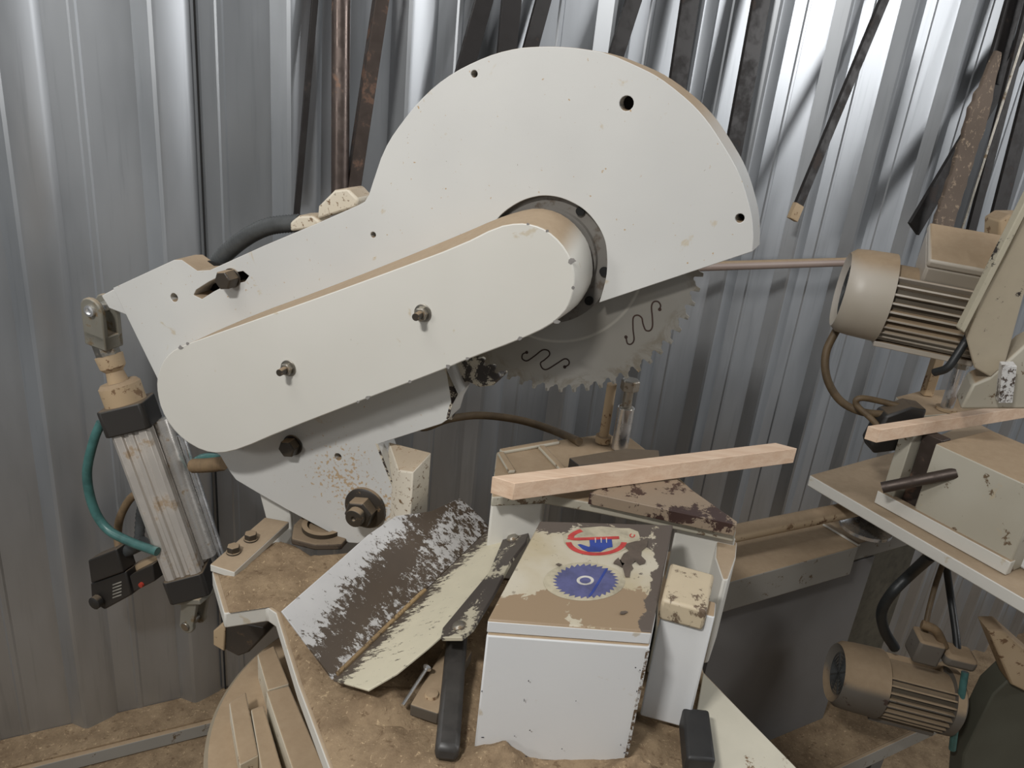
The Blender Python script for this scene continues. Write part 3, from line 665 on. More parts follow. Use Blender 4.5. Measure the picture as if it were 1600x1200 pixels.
# right flange: curves downwards at its free edge
Rp = [F1, PR(575, 1078), PR(620, 1052), PR(668, 1013), PR(700, 985), PR(718, 960), PR(742, 935), PR(772, 895), PR(800, 850), PR(838, 805), PR(800, 812), F2]
MB().prism(Rp, -nR*.003).build('right_flange', M['peelR'], chu, .0008)['label'] = 'cream flange'
MB().tube([F1+(F2-F1)*.02+UZ*.002, F1+(F2-F1)*.2+UZ*.002, F1+(F2-F1)*.45+UZ*.002, F1+(F2-F1)*.52+UZ*.0005], .0032, 8).build('fold_dust', paint('ochre_dust', (164, 138, 98), (130, 108, 78), (96, 80, 60), .5, 120, 0, .9), chu)
# flap outside it with the dark strip
st = [PR(*p, 0)+nR*.004 for p in [(690, 1000), (693, 985), (722, 950), (765, 898), (790, 838), (812, 806), (836, 808), (822, 850), (800, 878), (786, 905), (772, 932), (740, 985), (722, 1000)]]
MB().prism(st, -nR*.006).build('edge_strip', mat_peel('dark_strip_paint', (190, 182, 160), (84, 76, 70), .47, 14), chu, .001)['label'] = 'dark edge strip with flaking cream paint'
for x, y in ((802, 845), (719, 983)):
    c = PR(x, y)+nR*.004; mb = MB(); mb.lathe(c, nR, [(0, .0095), (.002, .0095), (.005, .007), (.006, .003)], 20); mb.build('screw', M['steel'], chu)
# dark bar below the chute, clamp strip, loose screw
bs = hz(715, 985, .885); be = hz(698, 1180, .862)
pb = tag(MB().box((bs+be)/2, V((1, 0, 0))*.0145, (be-bs)/2, V((0, .25, 1)).normalized()*.010).build('flat_bar', simple('slate_steel', (66, 63, 60), .42), bevel=.006), 'black flat steel bar with rounded end between the chute and the white box', 'steel bar')
ca, cb = hz(668, 1106, .862), hz(712, 1028, .864); cd = (cb-ca).normalized(); cs = cd.cross(UZ)
cl = thing('clamp_bar', ca-UZ*.015, 'dusty grey clamp bar with two screws lying left of the black flat bar', 'clamp')
MB().box((ca+cb)/2, cs*.019, (cb-ca)/2*1.25, UZ*.009).build('bar', paint('dull_brown_bar', (96, 90, 82), (84, 76, 66), dust=.95, rough=.6), cl, .002)
for p in (ca+cd*.012, cb-cd*.02): MB().lathe(p+UZ*.009, UZ, [(0, .009), (.004, .008), (.005, .003)], 16).build('screw', M['dusttan'], cl)
sa, sb_ = hz(629, 1102, .872), hz(665, 1047, .884); mb = MB(); mb.cyl(sa, sb_, .0024, 12); mb.lathe(sb_, sb_-sa, [(0, .0028), (.003, .006), (.0045, .006)], 16)
tag(mb.build('loose_screw', M['chrome']), 'shiny long screw lying in the sawdust beside the clamp bar', 'screw')
# dust heaps
def heap(name, c, rx, ry, h, label, px=None):
    from mathutils import noise as NO
    mb = MB(); n, m = 28, 10; vs = [V(c)+UZ*h]; fs = []
    for j in range(1, m+1):
        for i in range(n):
            a = 2*pi*i/n; t = j/m; w = 1+.18*NO.noise(V((cos(a)*1.5, sin(a)*1.5, c[0]*9)))
            zz = h*(cos(pi*t)*.5+.5)*(1+.35*NO.noise(V((cos(a)*t*4, sin(a)*t*4, 3.3+c[1]))))-.002*t
            vs.append(V(c)+V((cos(a)*rx*t*w, sin(a)*ry*t*w, zz)))
    for i in range(n): fs.append((0, 1+i, 1+(i+1) % n))
    for j in range(m-1):
        for i in range(n): fs.append((1+j*n+i, 1+(j+1)*n+i, 1+(j+1)*n+(i+1) % n, 1+j*n+(i+1) % n))
    mb.add(vs, fs, True); o = mb.build(name, M['dust'], merge=False, ang=180); return tag(o, label, 'sawdust', kind='stuff')
hc = hz(775, 1200, .846); heap('sawdust_heap', hc, .06, .05, .03, 'brown sawdust heap against the foot of the white box')
hc = hz(600, 1105, .846); heap('sawdust_heap', hc, .075, .05, .022, 'loose sawdust heap below the near end of the chute')
hc = hz(985, 1215, .852); heap('sawdust_heap', hc, .05, .03, .03, 'small sawdust heap in the gap right of the white box')

# ------------------------------------------------------------------ clamp housing (white box with stickers)
BZ = 1.04
bx = thing('clamp_housing', hz(870, 1190, TZ), 'white sheet-metal housing with two stickers on its scratched top', 'machine housing')
f0, f1 = hz(762, 968, BZ), hz(1018, 987, BZ); r0, r1 = hz(844, 814, BZ), hz(1052, 820, BZ)
mb = MB(); g0, g1 = hz(757, 975, BZ-.015), hz(1017, 998, BZ-.015)
zz = lambda p, z: V((p.x, p.y, z))
ff = V((0, -.006, 0))
mb.loft([zz(f0, TZ+.002)+ff, zz(f1, TZ+.002)+ff, zz(r1, TZ+.002), zz(r0, TZ+.002)], [zz(f0, BZ-.016)+ff, zz(f1, BZ-.016)+ff, zz(r1, BZ-.016), zz(r0, BZ-.016)])
mb.build('body', M['greybox'], bx, .003)
def mat_top():
    t = MT('worn_top_paint'); a = t.noise(26, 8, .7, .4); b = t.noise(7, 4, .6); n = t.noise(90, 5, .7)
    c = t.mix(t.ramp(b, .35, .65), c3(194, 186, 168), c3(178, 164, 134)); c = t.mix(t.ramp(n, .62, .68, 0, .6), c, c3(110, 96, 80))
    g = t.n('ShaderNodeNewGeometry'); sp = t.n('ShaderNodeSeparateXYZ'); t.L.new(g.outputs['Position'], sp.inputs[0])
    fd = t.ramp(sp.outputs[1], .74, .85, .13, -.22); dm = t.ramp(t.math('ADD', fd, t.noise(13, 6, .65, .5)), .52, .54); c = t.mix(dm, c, c3(148, 127, 102))
    vm = t.n('ShaderNodeVectorMath', operation='DOT_PRODUCT'); t.L.new(g.outputs['Position'], vm.inputs[0]); e_ = (r1-f1).cross(UZ).normalized(); vm.inputs[1].default_value = e_; ed_ = t.math('SUBTRACT', vm.outputs['Value'], f1.dot(e_))
    bk = t.math('ADD', t.ramp(sp.outputs[1], .84, .93, 0, .28), t.ramp(ed_, -.022, -.003, 0, .34)); w = t.ramp(t.math('ADD', a, bk), .68, .70); c = t.mix(w, c, c3(92, 82, 74))
    t.bump(t.math('ADD', w, dm), .3, -.001); return t.fin(c, .5)
M['worntop'] = mat_top()
lid = MB().loft([f0-UZ*.016, f1-UZ*.016, r1-UZ*.016, r0-UZ*.016], [f0, f1, r1, r0]).build('top_plate', M['worntop'], bx, .002)
MB().box((f0+f1)/2-UZ*.008+V((0, -.0015, 0)), (f1-f0)/2*.995, V((0, .0012, 0)), UZ*.0075).build('lid_edge', M['greybox'], bx, .001)
MB().prism([zz(f1, TZ+.004)+V((-.003, -.0066, 0)), zz(f1, BZ-.02)+V((-.0035, -.0066, 0)), zz(f1, BZ-.02)+V((.0004, -.0066, 0)), zz(f1, TZ+.004)+V((.0004, -.0066, 0))], V((0, .001, 0))).build('chipped_edge', mat_peel('chipped_edge_paint', (208, 208, 206), (108, 88, 68), .50, 70), bx)
fy = f0.y-.006
def onfront(x, y): return hit(x, y, f0+ff, V((0, 1, 0)))
mb = MB()
for x, y, a, b in ((826, 1064, 1, 2), (819, 1094, .8, 3), (900, 1095, .8, 1), (753, 1080, 1, 1.4), (993, 1043, 1.8, 1), (1000, 1047, 1.4, 1), (995, 1080, 1, 2), (768, 1165, 2, 3), (754, 1152, 2.4, 1), (828, 1141, 1.5, .8), (804, 1150, 1, .8), (820, 1182, 4, 1.5), (815, 1188, 3, 1), (970, 1164, 1, 2), (976, 1176, 2, 1.2), (878, 1170, 1, 1)):
    ph = random.random()*6
    mb.prism([onfront(x+a*random.uniform(.6, 1.1)*cos(ph+2*pi*i/6), y+b*random.uniform(.6, 1.1)*sin(ph+2*pi*i/6)) for i in range(6)], V((0, -.0003, 0)))
mb.build('paint_chip', simple('box_chip_grey', (72, 72, 80), .5), bx)['kind'] = 'stuff'
# stickers, flat prints on the top
def z5(lst): return [(820+x/6.6667, 790+y/6.6667) for x, y in lst]
def flatprint(px, z, name, mat, par): return MB().prism([hz(*p, z) for p in px], -UZ*.0003).build(name, mat, par)
sc_ = [(600+ 0, 0)]
ell = lambda cx_, cy_, rx, ry, k=40: [(cx_+rx*cos(2*pi*i/k), cy_+ry*sin(2*pi*i/k)) for i in range(k)]
stk = flatprint(z5(ell(620, 790, 425, 200)), BZ+.0005, 'saw_sticker', M['stickbase'], bx)
gear = []
NTT = 32
for k in range(NTT):
    a = 2*pi*k/NTT
    for da, r in ((0, .87), (.75, 1.0), (.95, .86)):
        aa = a+da*2*pi/NTT; gear.append((635+345*r*cos(aa), 785+182*r*sin(aa)))
flatprint(z5(gear), BZ+.0009, 'saw_symbol', M['stickblue'], stk)
flatprint(z5(ell(630, 778, 90, 48)), BZ+.0013, 'hub_ring', M['stickwhite'], stk)
flatprint(z5(ell(630, 778, 58, 30)), BZ+.0017, 'hub_dot', M['stickblue'], stk)
flatprint(z5([(845, 650), (868, 655), (720, 900), (680, 945), (665, 940)]), BZ+.0013, 'dark_stroke', M['stickblue2'], stk)
stk2 = flatprint(z5([(400, 300), (560, 235), (800, 215), (1000, 235), (1090, 235), (1180, 270), (1200, 330), (1150, 400), (1000, 480), (880, 515), (740, 525), (600, 500), (470, 440), (410, 390)]), BZ+.0005, 'hand_sticker', M['stickbase'], bx)
# red broken ring
def band(c, rx, ry, w, a0, a1, k=30):
    O = [(c[0]+rx*cos(a0+(a1-a0)*i/k), c[1]+ry*sin(a0+(a1-a0)*i/k)) for i in range(k+1)]; I = [(c[0]+(rx-w)*cos(a0+(a1-a0)*i/k), c[1]+(ry-w*.5)*sin(a0+(a1-a0)*i/k)) for i in range(k+1)]; return O+I[::-1]
flatprint(z5(band((745, 370), 320, 148, 60, radians(5), radians(175))), BZ+.0009, 'red_ring', M['stickred'], stk2)
flatprint(z5(band((745, 370), 320, 148, 60, radians(200), radians(238), 8)), BZ+.0009, 'red_ring', M['stickred'], stk2)
flatprint(z5([(470, 305), (520, 300), (510, 335), (980, 318), (985, 345), (560, 360), (500, 358), (440, 345)]), BZ+.0013, 'red_bar', M['stickred'], stk2)
flatprint(z5([(550, 405), (580, 400), (670, 430), (680, 420), (672, 350), (905, 345), (915, 430), (860, 440), (790, 480), (660, 480), (600, 450)]), BZ+.0011, 'blue_hand', M['stickblue2'], stk2)
for x in (735, 795, 850): flatprint(z5([(x-5, 335), (x+5, 335), (x+7, 385), (x-3, 385)]), BZ+.0016, 'finger_gap', M['stickwhite'], stk2)
flatprint(z5(band((1120, 310), 30, 22, 14, radians(-30), radians(250), 14)), BZ+.0009, 'round_mark', M['stickred'], stk2)
for px in (z5([(1060, 395), (1150, 370), (1280, 355), (1275, 420), (1215, 470), (1210, 520), (1260, 570), (1250, 600), (1190, 615), (1150, 575), (1110, 610), (1130, 650), (1100, 680), (1090, 745), (1045, 740), (1020, 640), (990, 570), (1030, 500), (1085, 470), (1045, 425)]),):
    flatprint(px, BZ+.0021, 'scraped_patch', simple('scraped_brown', (98, 86, 76), .6), bx)
for px in ([(985, 560), (1000, 565), (1010, 590), (1040, 600), (1010, 640), (960, 610), (920, 600), (940, 570), (975, 540)], [(1000, 1100), (1050, 1095), (1075, 1105), (1030, 1130), (990, 1128)], [(320, 610), (350, 598), (390, 612), (355, 630)]):
    flatprint(z5(px), BZ+.0021, 'scraped_patch', simple('scraped_brown', (98, 86, 76), .6), bx)
# right part of the housing: front panel and top tile
pz = 1.035; q0, q1 = hz(1036, 944, pz), hz(1117, 964, pz)
rb = thing('side_panel_box', zz((q0+q1)/2, TZ+.02), 'narrow white panel and its scuffed tile at the right of the stickered housing', 'machine housing')
bk = V((.045, .12, 0))
MB().loft([zz(q0, TZ+.02), zz(q1, TZ+.02), zz(q1, TZ+.02)+V((.008, .03, 0)), zz(q0, TZ+.02)+V((.008, .03, 0))], [q0, q1, q1+V((.008, .03, 0)), q0+V((.008, .03, 0))]).build('front_panel', M['greybox'], rb, .0025)
tl = [hz(*p, 1.045) for p in [(1034, 936), (1105, 955), (1117, 897), (1048, 878)]]
MB().prism(tl, -UZ*.03).build('top_tile', mat_peel('scuffed_tile', (200, 184, 156), (128, 108, 88), .56, 60), rb, .004)
mb = MB(); mb.prism([zz(tl[3], TZ+.02)+V((0, .004, 0)), zz(tl[2], TZ+.02)+V((.004, .004, 0)), zz(tl[2], TZ+.02)+V((.02, .12, 0)), zz(tl[3], TZ+.02)+V((.02, .12, 0))], UZ*.08); mb.build('rear_box', M['dullcream'], rb, .002)
bz0 = hz(1058, 1180, .86)
tag(MB().box(hz(1088, 1160, .875), V((.017, 0, 0)), V((.004, .04, 0)), UZ*.016).build('rubber_block', simple('black_rubber', (44, 43, 42), .5), bevel=.004), 'black rubber block on the pale plate right of the white housing', 'block')

# ------------------------------------------------------------------ fence casting with top plate
fc = thing('fence_casting', V((.17, 1.08, TZ)), 'dusty cream fence casting carrying the long beech batten', 'fence')
CZ = 1.02
top_px = [(776, 706), (790, 701), (880, 686), (940, 678), (985, 683), (1012, 704), (1060, 745), (1150, 826), (1150, 832), (1000, 800), (925, 785), (850, 772), (768, 776)]
tp = [hz(*p, CZ) for p in top_px]
MB().prism(tp, -UZ*.018).build('top_plate', M['dullcream'], fc, .003)
# raised rim around the pocket at the left
for a, b in (((782, 706), (872, 690)), ((845, 698), (880, 735)), ((782, 708), (800, 738))):
    A, B = hz(*a, CZ+.003), hz(*b, CZ+.003); d = (B-A).normalized(); s = d.cross(UZ)
    MB().box((A+B)/2, s*.006, (B-A)/2, UZ*.004).build('rim', M['dullcream'], fc, .003)
# legs
lg0 = [hz(768, 776, CZ-.018), hz(850, 784, CZ-.018), hz(855, 764, CZ-.018), hz(772, 758, CZ-.018)]
MB().prism([V((p.x, p.y, CZ-.018)) for p in lg0], -UZ*(CZ-.018-TZ-.012)).build('left_leg', M['cover'], fc, .004)
rl = [hz(1056, 822, CZ-.018), hz(1150, 842, CZ-.018), hz(1140, 812, CZ-.018), hz(1065, 800, CZ-.018)]
MB().prism(rl, -UZ*(CZ-.018-TZ-.002)).build('right_leg', M['cover'], fc, .003)
rl2 = [hz(1120, 838, CZ-.03), hz(1152, 846, CZ-.03), hz(1150, 870, CZ-.03), hz(1138, 905, CZ-.03), hz(1130, 905, CZ-.03), hz(1118, 870, CZ-.03)]
MB().prism(rl2, -UZ*(CZ-.03-TZ-.002)).build('side_web', M['cover'], fc, .003)
# brown triangular plate
tri = [hz(*p, CZ+.020) for p in [(921, 770), (940, 762), (1058, 749), (1152, 815), (1151, 820)]]
MB().prism(tri, -UZ*.0195).build('brown_plate', mat_peel('maroon_dusty', (150, 132, 112), (72, 50, 44), .53, 20), fc, .001)
# dark clamp shoe under the rods
cs0 = hz(960, 712, CZ+.002); shoe = tag(MB().prism([hz(*p, CZ+.024) for p in [(889, 715), (978, 700), (1030, 703), (1032, 716), (905, 727)]], -UZ*.022).build('clamp_shoe', M['black'], bevel=.002), 'black clamp shoe lying behind the long batten below the chrome post', 'clamp')

# battens
def batten(topq, botq, zt, zb, label):
    A = [hz(*p, zt) for p in topq]; B = [hz(*p, zb) for p in botq]
    ax = A[2]-A[1]; Wd = V((A[0].x-A[1].x, A[0].y-A[1].y, 0))
    f0 = B[0]; h = UZ*(zt-zb); f1 = f0+V((ax.x, ax.y, 0)); A2 = [f0+Wd, f0, f1, f1+Wd]
    return tag(MB().prism(A2, h).build('wood_batten', M['wood'], bevel=.0008), label, 'batten', None)
batten([(771, 741), (806, 752), (1245, 698)], [(801, 782)], CZ+.0215+.028, CZ+.0215, 'long square beech batten lying across the dusty fence casting')
batten([(1356, 661), (1375, 667), (1640, 626)], [(1369, 692)], CZ+.028, CZ-.0, 'beech batten running out of the right edge over the second clamp box')

# posts behind the batten
def post(x0, y0, x1, zb, r, label, mats, hexh=True, name='clamp_post'):
    b = hz(x0, y0, zb); # vertical post, height from the pixel of its top
    hh = V((b.x, b.y, 0)); n = V((b.x, b.y, 0)).normalized(); t = hit(x1[0], x1[1], b, n); h = t.z-zb
    e = thing(name, b, label, 'post')
    return e, b, h
e, b, h = post(968, 700, (990, 597), CZ+.003, .011, 'chrome clamp post with a hex bolt screwed into its top', None)
MB().cyl(b, b+UZ*h*.62, .0145, 28).build('sleeve', M['chrome'], e)
MB().lathe(b+UZ*h*.60, UZ, [(0, .0125), (.004, .0125), (.005, .0085), (h*.32, .0085)], 20).build('threaded_rod', M['steel'], e)
MB().hexa(b+UZ*h*.88, UZ, .0165, h*.12+.004).build('bolt_head', M['steel'], e, .001)
e, b, h = post(942, 690, (957, 600), CZ+.003, .011, 'dusty tan guide pin standing left of the chrome clamp post', None, name='guide_pin')
MB().cyl(b, b+UZ*h, .0085, 20).build('pin', M['dusttan'], e); MB().cyl(b, b+UZ*.012, .014, 20).build('collar', M['dusttan'], e)
hose('cable', [hz(618, 695, 1.02)+V((0, .12, 0)), hit(660, 668, V((0, 1.30, 0)), V((0, 1, 0))), hy(700, 655, 1.32), hy(750, 649, 1.34), hy(810, 656, 1.34), hy(860, 671, 1.32), hz(905, 690, CZ+.01)], .0075, 'brownhose', 'brown dusty cable arching between the saw arm and the fence casting', 'cable')

# ------------------------------------------------------------------ machine base between the two heads
bzT = .66; ba0 = hz(1131, 912, bzT); ba1 = hz(1342, 854, bzT); bd = (ba1-ba0); bd.normalize(); bnn = V((-bd.y, bd.x, 0)); bf = -bnn
bh = .66-hit(1131, 957, ba0, bf).z
pb0 = hit(1200, 1158, ba0+bnn*.03, bf)
bp = thing('machine_base', pb0, 'long grey machine bed beam with base panel and dusty lower shelf', 'machine base')
P_L = pb0-bd*.30; P_R = hit(1325, 1000, pb0, bf); P_R = V((P_R.x, P_R.y, pb0.z)); zt_ = .66-bh+.005-pb0.z; print('BASE', pb0, ba0, bh)
MB().prism([P_L, P_R, P_R+UZ*zt_, P_L+UZ*zt_], bnn*.01).build('base_panel', M['greypanel'], bp, .001)
Q = P_R+bnn*.06-bd*.06
MB().prism([Q, Q+bd*.34, Q+bd*.34+UZ*zt_, Q+UZ*zt_], bnn*.01).build('rear_panel', simple('shaded_olive_panel', (84, 79, 66), .7), bp, .001)  # recessed panel, its deep shade put into the dark olive colour
MB().prism([P_L+bnn*.1, P_R+bd*.35+bnn*.1, P_R+bd*.35-bnn*.13, P_L-bnn*.13], -UZ*.02).build('lower_shelf', M['dust'], bp, .002)
MB().prism([P_L-bnn*.13, P_R+bd*.35-bnn*.13, P_R+bd*.35-bnn*.14, P_L-bnn*.14], -UZ*.05).build('shelf_lip', M['beam'], bp, .002)
for q in (P_L+bd*.05, P_R+bd*.30):
    MB().box(V((q.x, q.y, (FZ+pb0.z-.02)/2)), bd*.03, bnn*.03, UZ*(pb0.z-.02-FZ)/2).build('leg', M['greypanel'], bp, .002)
A = ba0-bd*.25; B = ba1
MB().prism([A, B, B+bnn*.14, A+bnn*.14], -UZ*bh).build('bed_beam', M['beam'], bp, .003)
MB().prism([B-UZ*.02+bnn*.03, B+bd*.5-UZ*.02+bnn*.03, B+bd*.5+bnn*.14-UZ*.02, B+bnn*.14-UZ*.02], -UZ*(bh-.03)).build('bed_beam', M['beam'], bp, .003)
MB().prism([B+UZ*.001-bd*.004, B+bd*.004+UZ*.001, B+bd*.004+bnn*.10+UZ*.001, B-bd*.012+bnn*.10+UZ*.001], UZ*.006).build('beam_lip', M['cover'], bp, .001)
# round shaft between the heads
s0_, s1_ = hy(1130, 838, 1.40), None
sA = hz(1150, 833, .76); sB = hz(1335, 795, .76)
tag(MB().cyl(sA-(sB-sA)*.3, sB+(sB-sA)*.35, .019, 28).build('guide_shaft', M['dusttan']), 'dusty round guide shaft running above the grey bed beam', 'shaft')
# shiny bearing under the second table
bb = thing('shaft_bearing', hz(1355, 825, .70), 'round greasy bearing with a bright rim on the end of the bed beam', 'bearing')
MB().lathe(hz(1352, 826, .70), UZ, [(0, .055), (.02, .055), (.03, .04), (.10, .038)], 36).build('housing', M['blacksteel'], bb)
MB().lathe(hz(1352, 826, .725), UZ, [(0, .058), (.008, .058)], 36).build('rim', M['chrome'], bb)
# wall pipe
q = wp(1320, 408, .11); q0_ = wp(1040, 421, .11)
tag(MB().cyl(q0_-DW*.3, q+DW*.15, .0125, 20).build('wall_pipe', paint('pipe_paint', (158, 140, 130), (140, 122, 112), dust=1, rough=.45)), 'thin dusty pipe running level along the wall behind the blade', 'pipe')

# ------------------------------------------------------------------ second head: table, box, motor
t2 = thing('saw_table', hz(1430, 780, .81), 'white table plate of the second saw head, jutting in from the right', 'machine table')
a2_, b2_ = hz(1265, 742, TZ), hz(1600, 935, TZ); ee = (b2_-a2_)
T2 = [a2_, a2_+ee*1.3, a2_+ee*1.3+V((.5, .35, 0)), hz(1418, 700, TZ)+V((.3, .25, 0)), hz(1418, 700, TZ)]
MB().prism(T2, -UZ*.028).build('table_plate', M['cover'], t2, .003)
cb0, cb1 = hz(1372, 786, TZ+.001), hz(1573, 897, TZ+.001); cdir = (cb1-cb0).normalized(); cper = V((-cdir.y, cdir.x, 0)); 
if cper.y < 0: cper = -cper
b2x = thing('clamp_housing', cb0, 'scratched cream clamp box on the second table under the right batten', 'machine housing')
c0_, c1_ = hz(1427, 803, TZ+.001), cb1; pn = cdir.cross(UZ)
hb = CZ-.002-TZ
MB().prism([cb0+cdir*.075, cb1, cb1+cper*.2, cb0+cdir*.075+cper*.2], UZ*hb).build('body', M['dullcream'], b2x, .003)
MB().prism([cb0-cdir*.005-cper*.008, cb1+cdir*.002-cper*.008, cb1+cdir*.002+cper*.01, cb0-cdir*.005+cper*.01], UZ*.03).build('foot_flange', M['cover'], b2x, .002)
MB().prism([cb0+cdir*.0, cb0+cdir*.028, cb0+cdir*.028+cper*.06, cb0+cper*.06], UZ*hb).build('side_post', M['dullcream'], b2x, .002)
MB().prism([cb0+cdir*.03+cper*.03, cb0+cdir*.072+cper*.03, cb0+cdir*.072+cper*.06, cb0+cdir*.03+cper*.06], UZ*hb).build('dark_recess', M['rust'], b2x, .002)
MB().prism([hz(*p, CZ) for p in [(1400, 620), (1440, 610), (1530, 606), (1640, 600), (1640, 640), (1560, 640), (1428, 650)]], -UZ*.02).build('top_plate', M['dullcream'], b2x, .002)
ra, rbb = hz(1378, 760, TZ+.07), None
rb1 = hit(1484, 741, cb0+cdir*.075, cper); rb0 = rb1-(cper*.09)+V((-.07, .0, -.002)); rb0 = hit(1378, 762, rb1-cper*.07, cper)
tag(MB().cyl(rb0, rb1+(rb1-rb0)*.1, .0115, 20).build('stub_shaft', M['rust']), 'dark steel stub shaft sticking out of the second clamp box', 'shaft')
tag(MB().prism([hz(*p, TZ+.001) for p in [(1588, 885), (1640, 915), (1660, 880), (1606, 850)]], UZ*.10).build('white_cover', M['greybox'], bevel=.006), 'small white cover with dark rim at the right edge on the second table', 'cover')
e, b, h = post(1478, 640, (1497, 556), CZ+.001, .012, 'chrome clamp post on the second machine below the motor fins', None)
MB().cyl(b, b+UZ*h*.8, .0135, 28).build('sleeve', M['chrome'], e); MB().hexa(b+UZ*h*.8, UZ, .017, h*.18).build('bolt_head', M['steel'], e, .001); MB().cyl(b, b+UZ*.006, .022, 24).build('collar', M['dusttan'], e)
e, b, h = post(1447, 617, (1460, 545), CZ+.001, .012, 'dusty square post standing left of the second chrome clamp post', None, name='square_post')
MB().box(b+UZ*h/2, V((.011, 0, 0)), V((0, .011, 0)), UZ*h/2).build('post', M['dusttan'], e, .002)

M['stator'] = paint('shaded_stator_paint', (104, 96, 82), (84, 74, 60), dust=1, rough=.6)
def motor(nm, E, Fp, R, fanL, bodyL, mats, label, nf=34, tbox=True, upv=UZ):
    A = (Fp-E).normalized(); e = thing(nm, E-UZ*R, label, 'electric motor')
    u = (upv-A*upv.dot(A)).normalized(); s = A.cross(u)
    fc_ = MB().lathe(E, A, [(.012, R*.62), (.004, R*.78), (0, R*.86), (.012, R*.97), (.035, R), (fanL, R*1.02), (fanL, R*.94), (fanL-.01, R*.93)], 64).build('fan_cover', mats, e, ang=40)
    mb = MB()
    for k in range(5): mb.lathe(E+A*.010, A, [(0, R*(.15+.11*k)), (.004, R*(.15+.11*k)), (.004, R*(.19+.11*k)), (0, R*(.19+.11*k))], 48, cap=False)
    for k in range(4): aa = k*pi/4; mb.box(E+A*.012, (u*cos(aa)+s*sin(aa))*R*.6, (s*cos(aa)-u*sin(aa))*.002, A*.002)
    mb.build('fan_grille', M['conduit'], fc_)
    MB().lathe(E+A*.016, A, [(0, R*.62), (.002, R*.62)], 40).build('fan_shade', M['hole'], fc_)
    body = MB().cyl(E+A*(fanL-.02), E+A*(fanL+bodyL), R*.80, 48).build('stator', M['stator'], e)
    mb = MB()
    for k in range(nf):
        aa = 2*pi*k/nf; d = u*cos(aa)+s*sin(aa); tdir = s*cos(aa)-u*sin(aa)
        if tbox and (cos(aa) > .80): continue
        mb.box(E+A*(fanL+bodyL/2)+d*R*.87, d*R*.09, tdir*.0021, A*bodyL/2)
    f = mb.build('cooling_fins', mats, e, .0006); f['kind'] = 'stuff'
    MB().lathe(E+A*(fanL+bodyL), A, [(0, R*.98), (.02, R*.98), (.03, R*.8)], 48).build('end_shield', mats, e)
    # foot rails
    MB().box(E+A*(fanL+bodyL/2)-u*R*.98, A*bodyL/2, s*R*.45, u*.006).build('foot_rail', mats, e, .002)
    return e, A, u, s
E1 = hy(1313, 452, 1.60); F1_ = hy(1556, 500, 1.52)
m1, A, u, s = motor('electric_motor', E1, F1_, .090, .088, .19, M['motorpaint'], 'tan electric motor with terminal box at the upper right', 30)
tbc = hy(1500, 408, 1.55)
u_, s_ = u, s; u = u_*cos(radians(30))+s_*sin(radians(30)); s = s_*cos(radians(30))-u_*sin(radians(30)); tbc = hy(1500, 412, 1.53)
bxm = MB(); ux = A*.070; sx = s*.058
bxm.loft([tbc+ux*.9*i+sx*.9*j-u*.060 for i, j in ((-1, -1), (1, -1), (1, 1), (-1, 1))], [tbc+ux*i+sx*j+u*.024 for i, j in ((-1, -1), (1, -1), (1, 1), (-1, 1))]); bxm.build('terminal_box', M['motorpaint'], m1, .006)
MB().box(tbc+u*.032, ux*1.02, sx*1.03, u*.009).build('terminal_lid', M['motorpaint'], m1, .005)
for x, y in ((1333, 425), (1386, 425), (1391, 446)): 
    pass
E2 = hy(1303, 1050, 1.48); F2_ = hy(1530, 1108, 1.44)
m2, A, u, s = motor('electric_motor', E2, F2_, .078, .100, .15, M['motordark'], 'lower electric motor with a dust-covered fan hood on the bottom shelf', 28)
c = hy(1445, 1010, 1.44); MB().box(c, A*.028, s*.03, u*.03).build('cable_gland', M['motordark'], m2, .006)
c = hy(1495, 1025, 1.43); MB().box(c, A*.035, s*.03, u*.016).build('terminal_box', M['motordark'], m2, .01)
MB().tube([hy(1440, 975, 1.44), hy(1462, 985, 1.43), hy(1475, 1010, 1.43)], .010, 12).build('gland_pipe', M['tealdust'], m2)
gp_ = tag(MB().prism([hy(*p, 1.40) for p in [(1552, 1085), (1600, 1040), (1640, 1060), (1640, 1240), (1500, 1240), (1505, 1180)]], V((0, .06, 0))).build('gear_housing', paint('olive_green_paint', (92, 92, 80), (76, 74, 62), dust=1, rough=.6), bevel=.004), 'dark olive gear housing beyond the lower motor at the bottom right', 'gearbox')
tag(MB().prism([hy(*p, 1.38) for p in [(1545, 985), (1570, 985), (1620, 1030), (1620, 1090), (1580, 1070)]], V((0, .05, 0))).build('hinge_bracket', M['dusttan'], bevel=.004), 'dusty brown bracket above the dark olive gear housing', 'bracket')
hose('air_hose', [hy(1508, 1050, 1.42), hy(1500, 1100, 1.40), hy(1492, 1140, 1.40), hy(1488, 1170, 1.41)], .008, 'teal', 'teal hose dropping in front of the lower motor flange')
hose('power_cable', [hz(1455, 868, .80), hy(1425, 895, 1.46), hy(1395, 925, 1.46), hy(1378, 955, 1.47), hy(1382, 985, 1.48), hy(1398, 1012, 1.49)], .012, 'blackhose', 'thick black power cable curving down to the lower motor', 'cable')
hose('air_hose', [hy(1475, 875, 1.5), hy(1460, 920, 1.5), hy(1447, 975, 1.46), hy(1448, 1000, 1.45)], .006, 'brownhose', 'thin straight brown hose hanging under the second table')
hose('air_hose', [hy(1478, 880, 1.52), hy(1485, 930, 1.52), hy(1493, 985, 1.47), hy(1496, 1015, 1.44)], .008, 'blackhose', 'dark hose hanging under the second table right of the thin brown one')
hose('power_cable', [hy(1310, 510, 1.62), hy(1291, 550, 1.60), hy(1292, 590, 1.58), hy(1312, 625, 1.56), hy(1345, 643, 1.54), hy(1385, 648, 1.5)], .0085, 'brownhose', 'olive cable looping under the upper motor fan cover', 'cable')
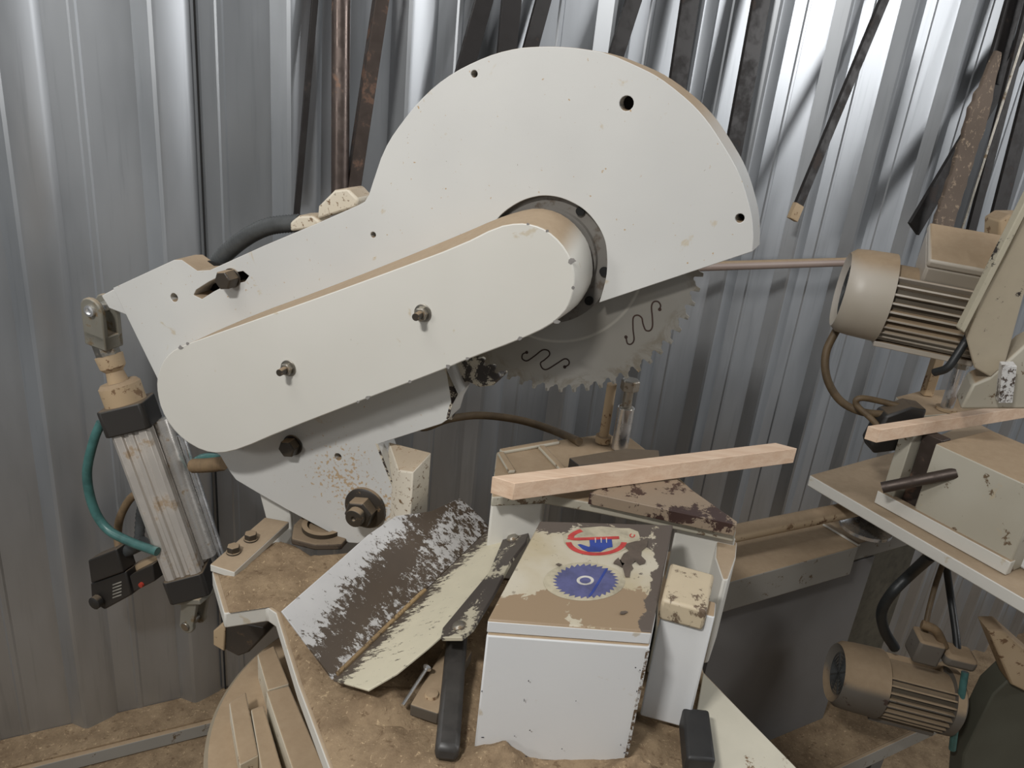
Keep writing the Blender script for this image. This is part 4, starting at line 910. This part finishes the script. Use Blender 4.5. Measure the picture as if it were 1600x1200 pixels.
hose('power_cable', [hy(1425, 640, 1.5), hy(1380, 628, 1.52), hy(1345, 622, 1.52), hy(1338, 632, 1.52), hy(1362, 655, 1.5), hy(1385, 680, 1.48)], .0065, 'brownhose', 'small folded cable loop left of the second clamp box', 'cable')
hose('power_cable', [hy(1517, 520, 1.45), hy(1495, 555, 1.44), hy(1480, 575, 1.44), hy(1460, 582, 1.46)], .008, 'blackhose', 'black cable curving behind the second chrome clamp post', 'cable')
tag(MB().prism([hy(*p, 1.48) for p in [(1385, 650), (1425, 635), (1450, 640), (1440, 668), (1440, 700), (1365, 710), (1360, 695)]], V((0, .05, 0))).build('cable_junction', M['black'], bevel=.006), 'black cable junction behind the end of the right batten', 'junction box')
# second arm plate
arm2 = thing('miter_saw', hy(1530, 640, 1.42), 'peeling cream arm of the second saw head at the right edge', 'saw')
MB().prism([hy(*p, 1.42) for p in [(1640, 250), (1600, 335), (1570, 400), (1530, 470), (1510, 530), (1522, 575), (1548, 590), (1570, 570), (1600, 460), (1640, 400)]], V((.03, .07, 0))).build('arm_plate', mat_peel('tan_flaking', (178, 166, 144), (62, 54, 48), .60, 22), arm2, .003)
MB().prism([hy(*p, 1.40) for p in [(1640, 240), (1600, 318), (1501, 515), (1507, 521), (1603, 334), (1640, 262)]], V((.0, .02, 0))).build('edge_strip', mat_peel('pale_flaking', (190, 182, 160), (54, 48, 44), .60, 30), arm2, .002)
MB().prism([hy(*p, 1.42) for p in [(1545, 590), (1600, 540), (1640, 520), (1640, 640), (1500, 640), (1520, 600)]], V((.03, .08, 0))).build('arm_foot', M['dullcream'], arm2, .006)
MB().prism([hy(*p, 1.38) for p in [(1567, 572), (1589, 572), (1582, 630), (1560, 630)]], V((.01, .03, 0))).build('speckled_rib', mat_peel('speckled', (214, 212, 208), (90, 76, 66), .53, 70), arm2, .001)
MB().prism([hy(*p, 1.62) for p in [(1560, 385), (1562, 345), (1578, 335), (1610, 335), (1620, 380)]], V((.0, .06, 0))).build('dusty_boss', M['dusttan'], arm2, .004)
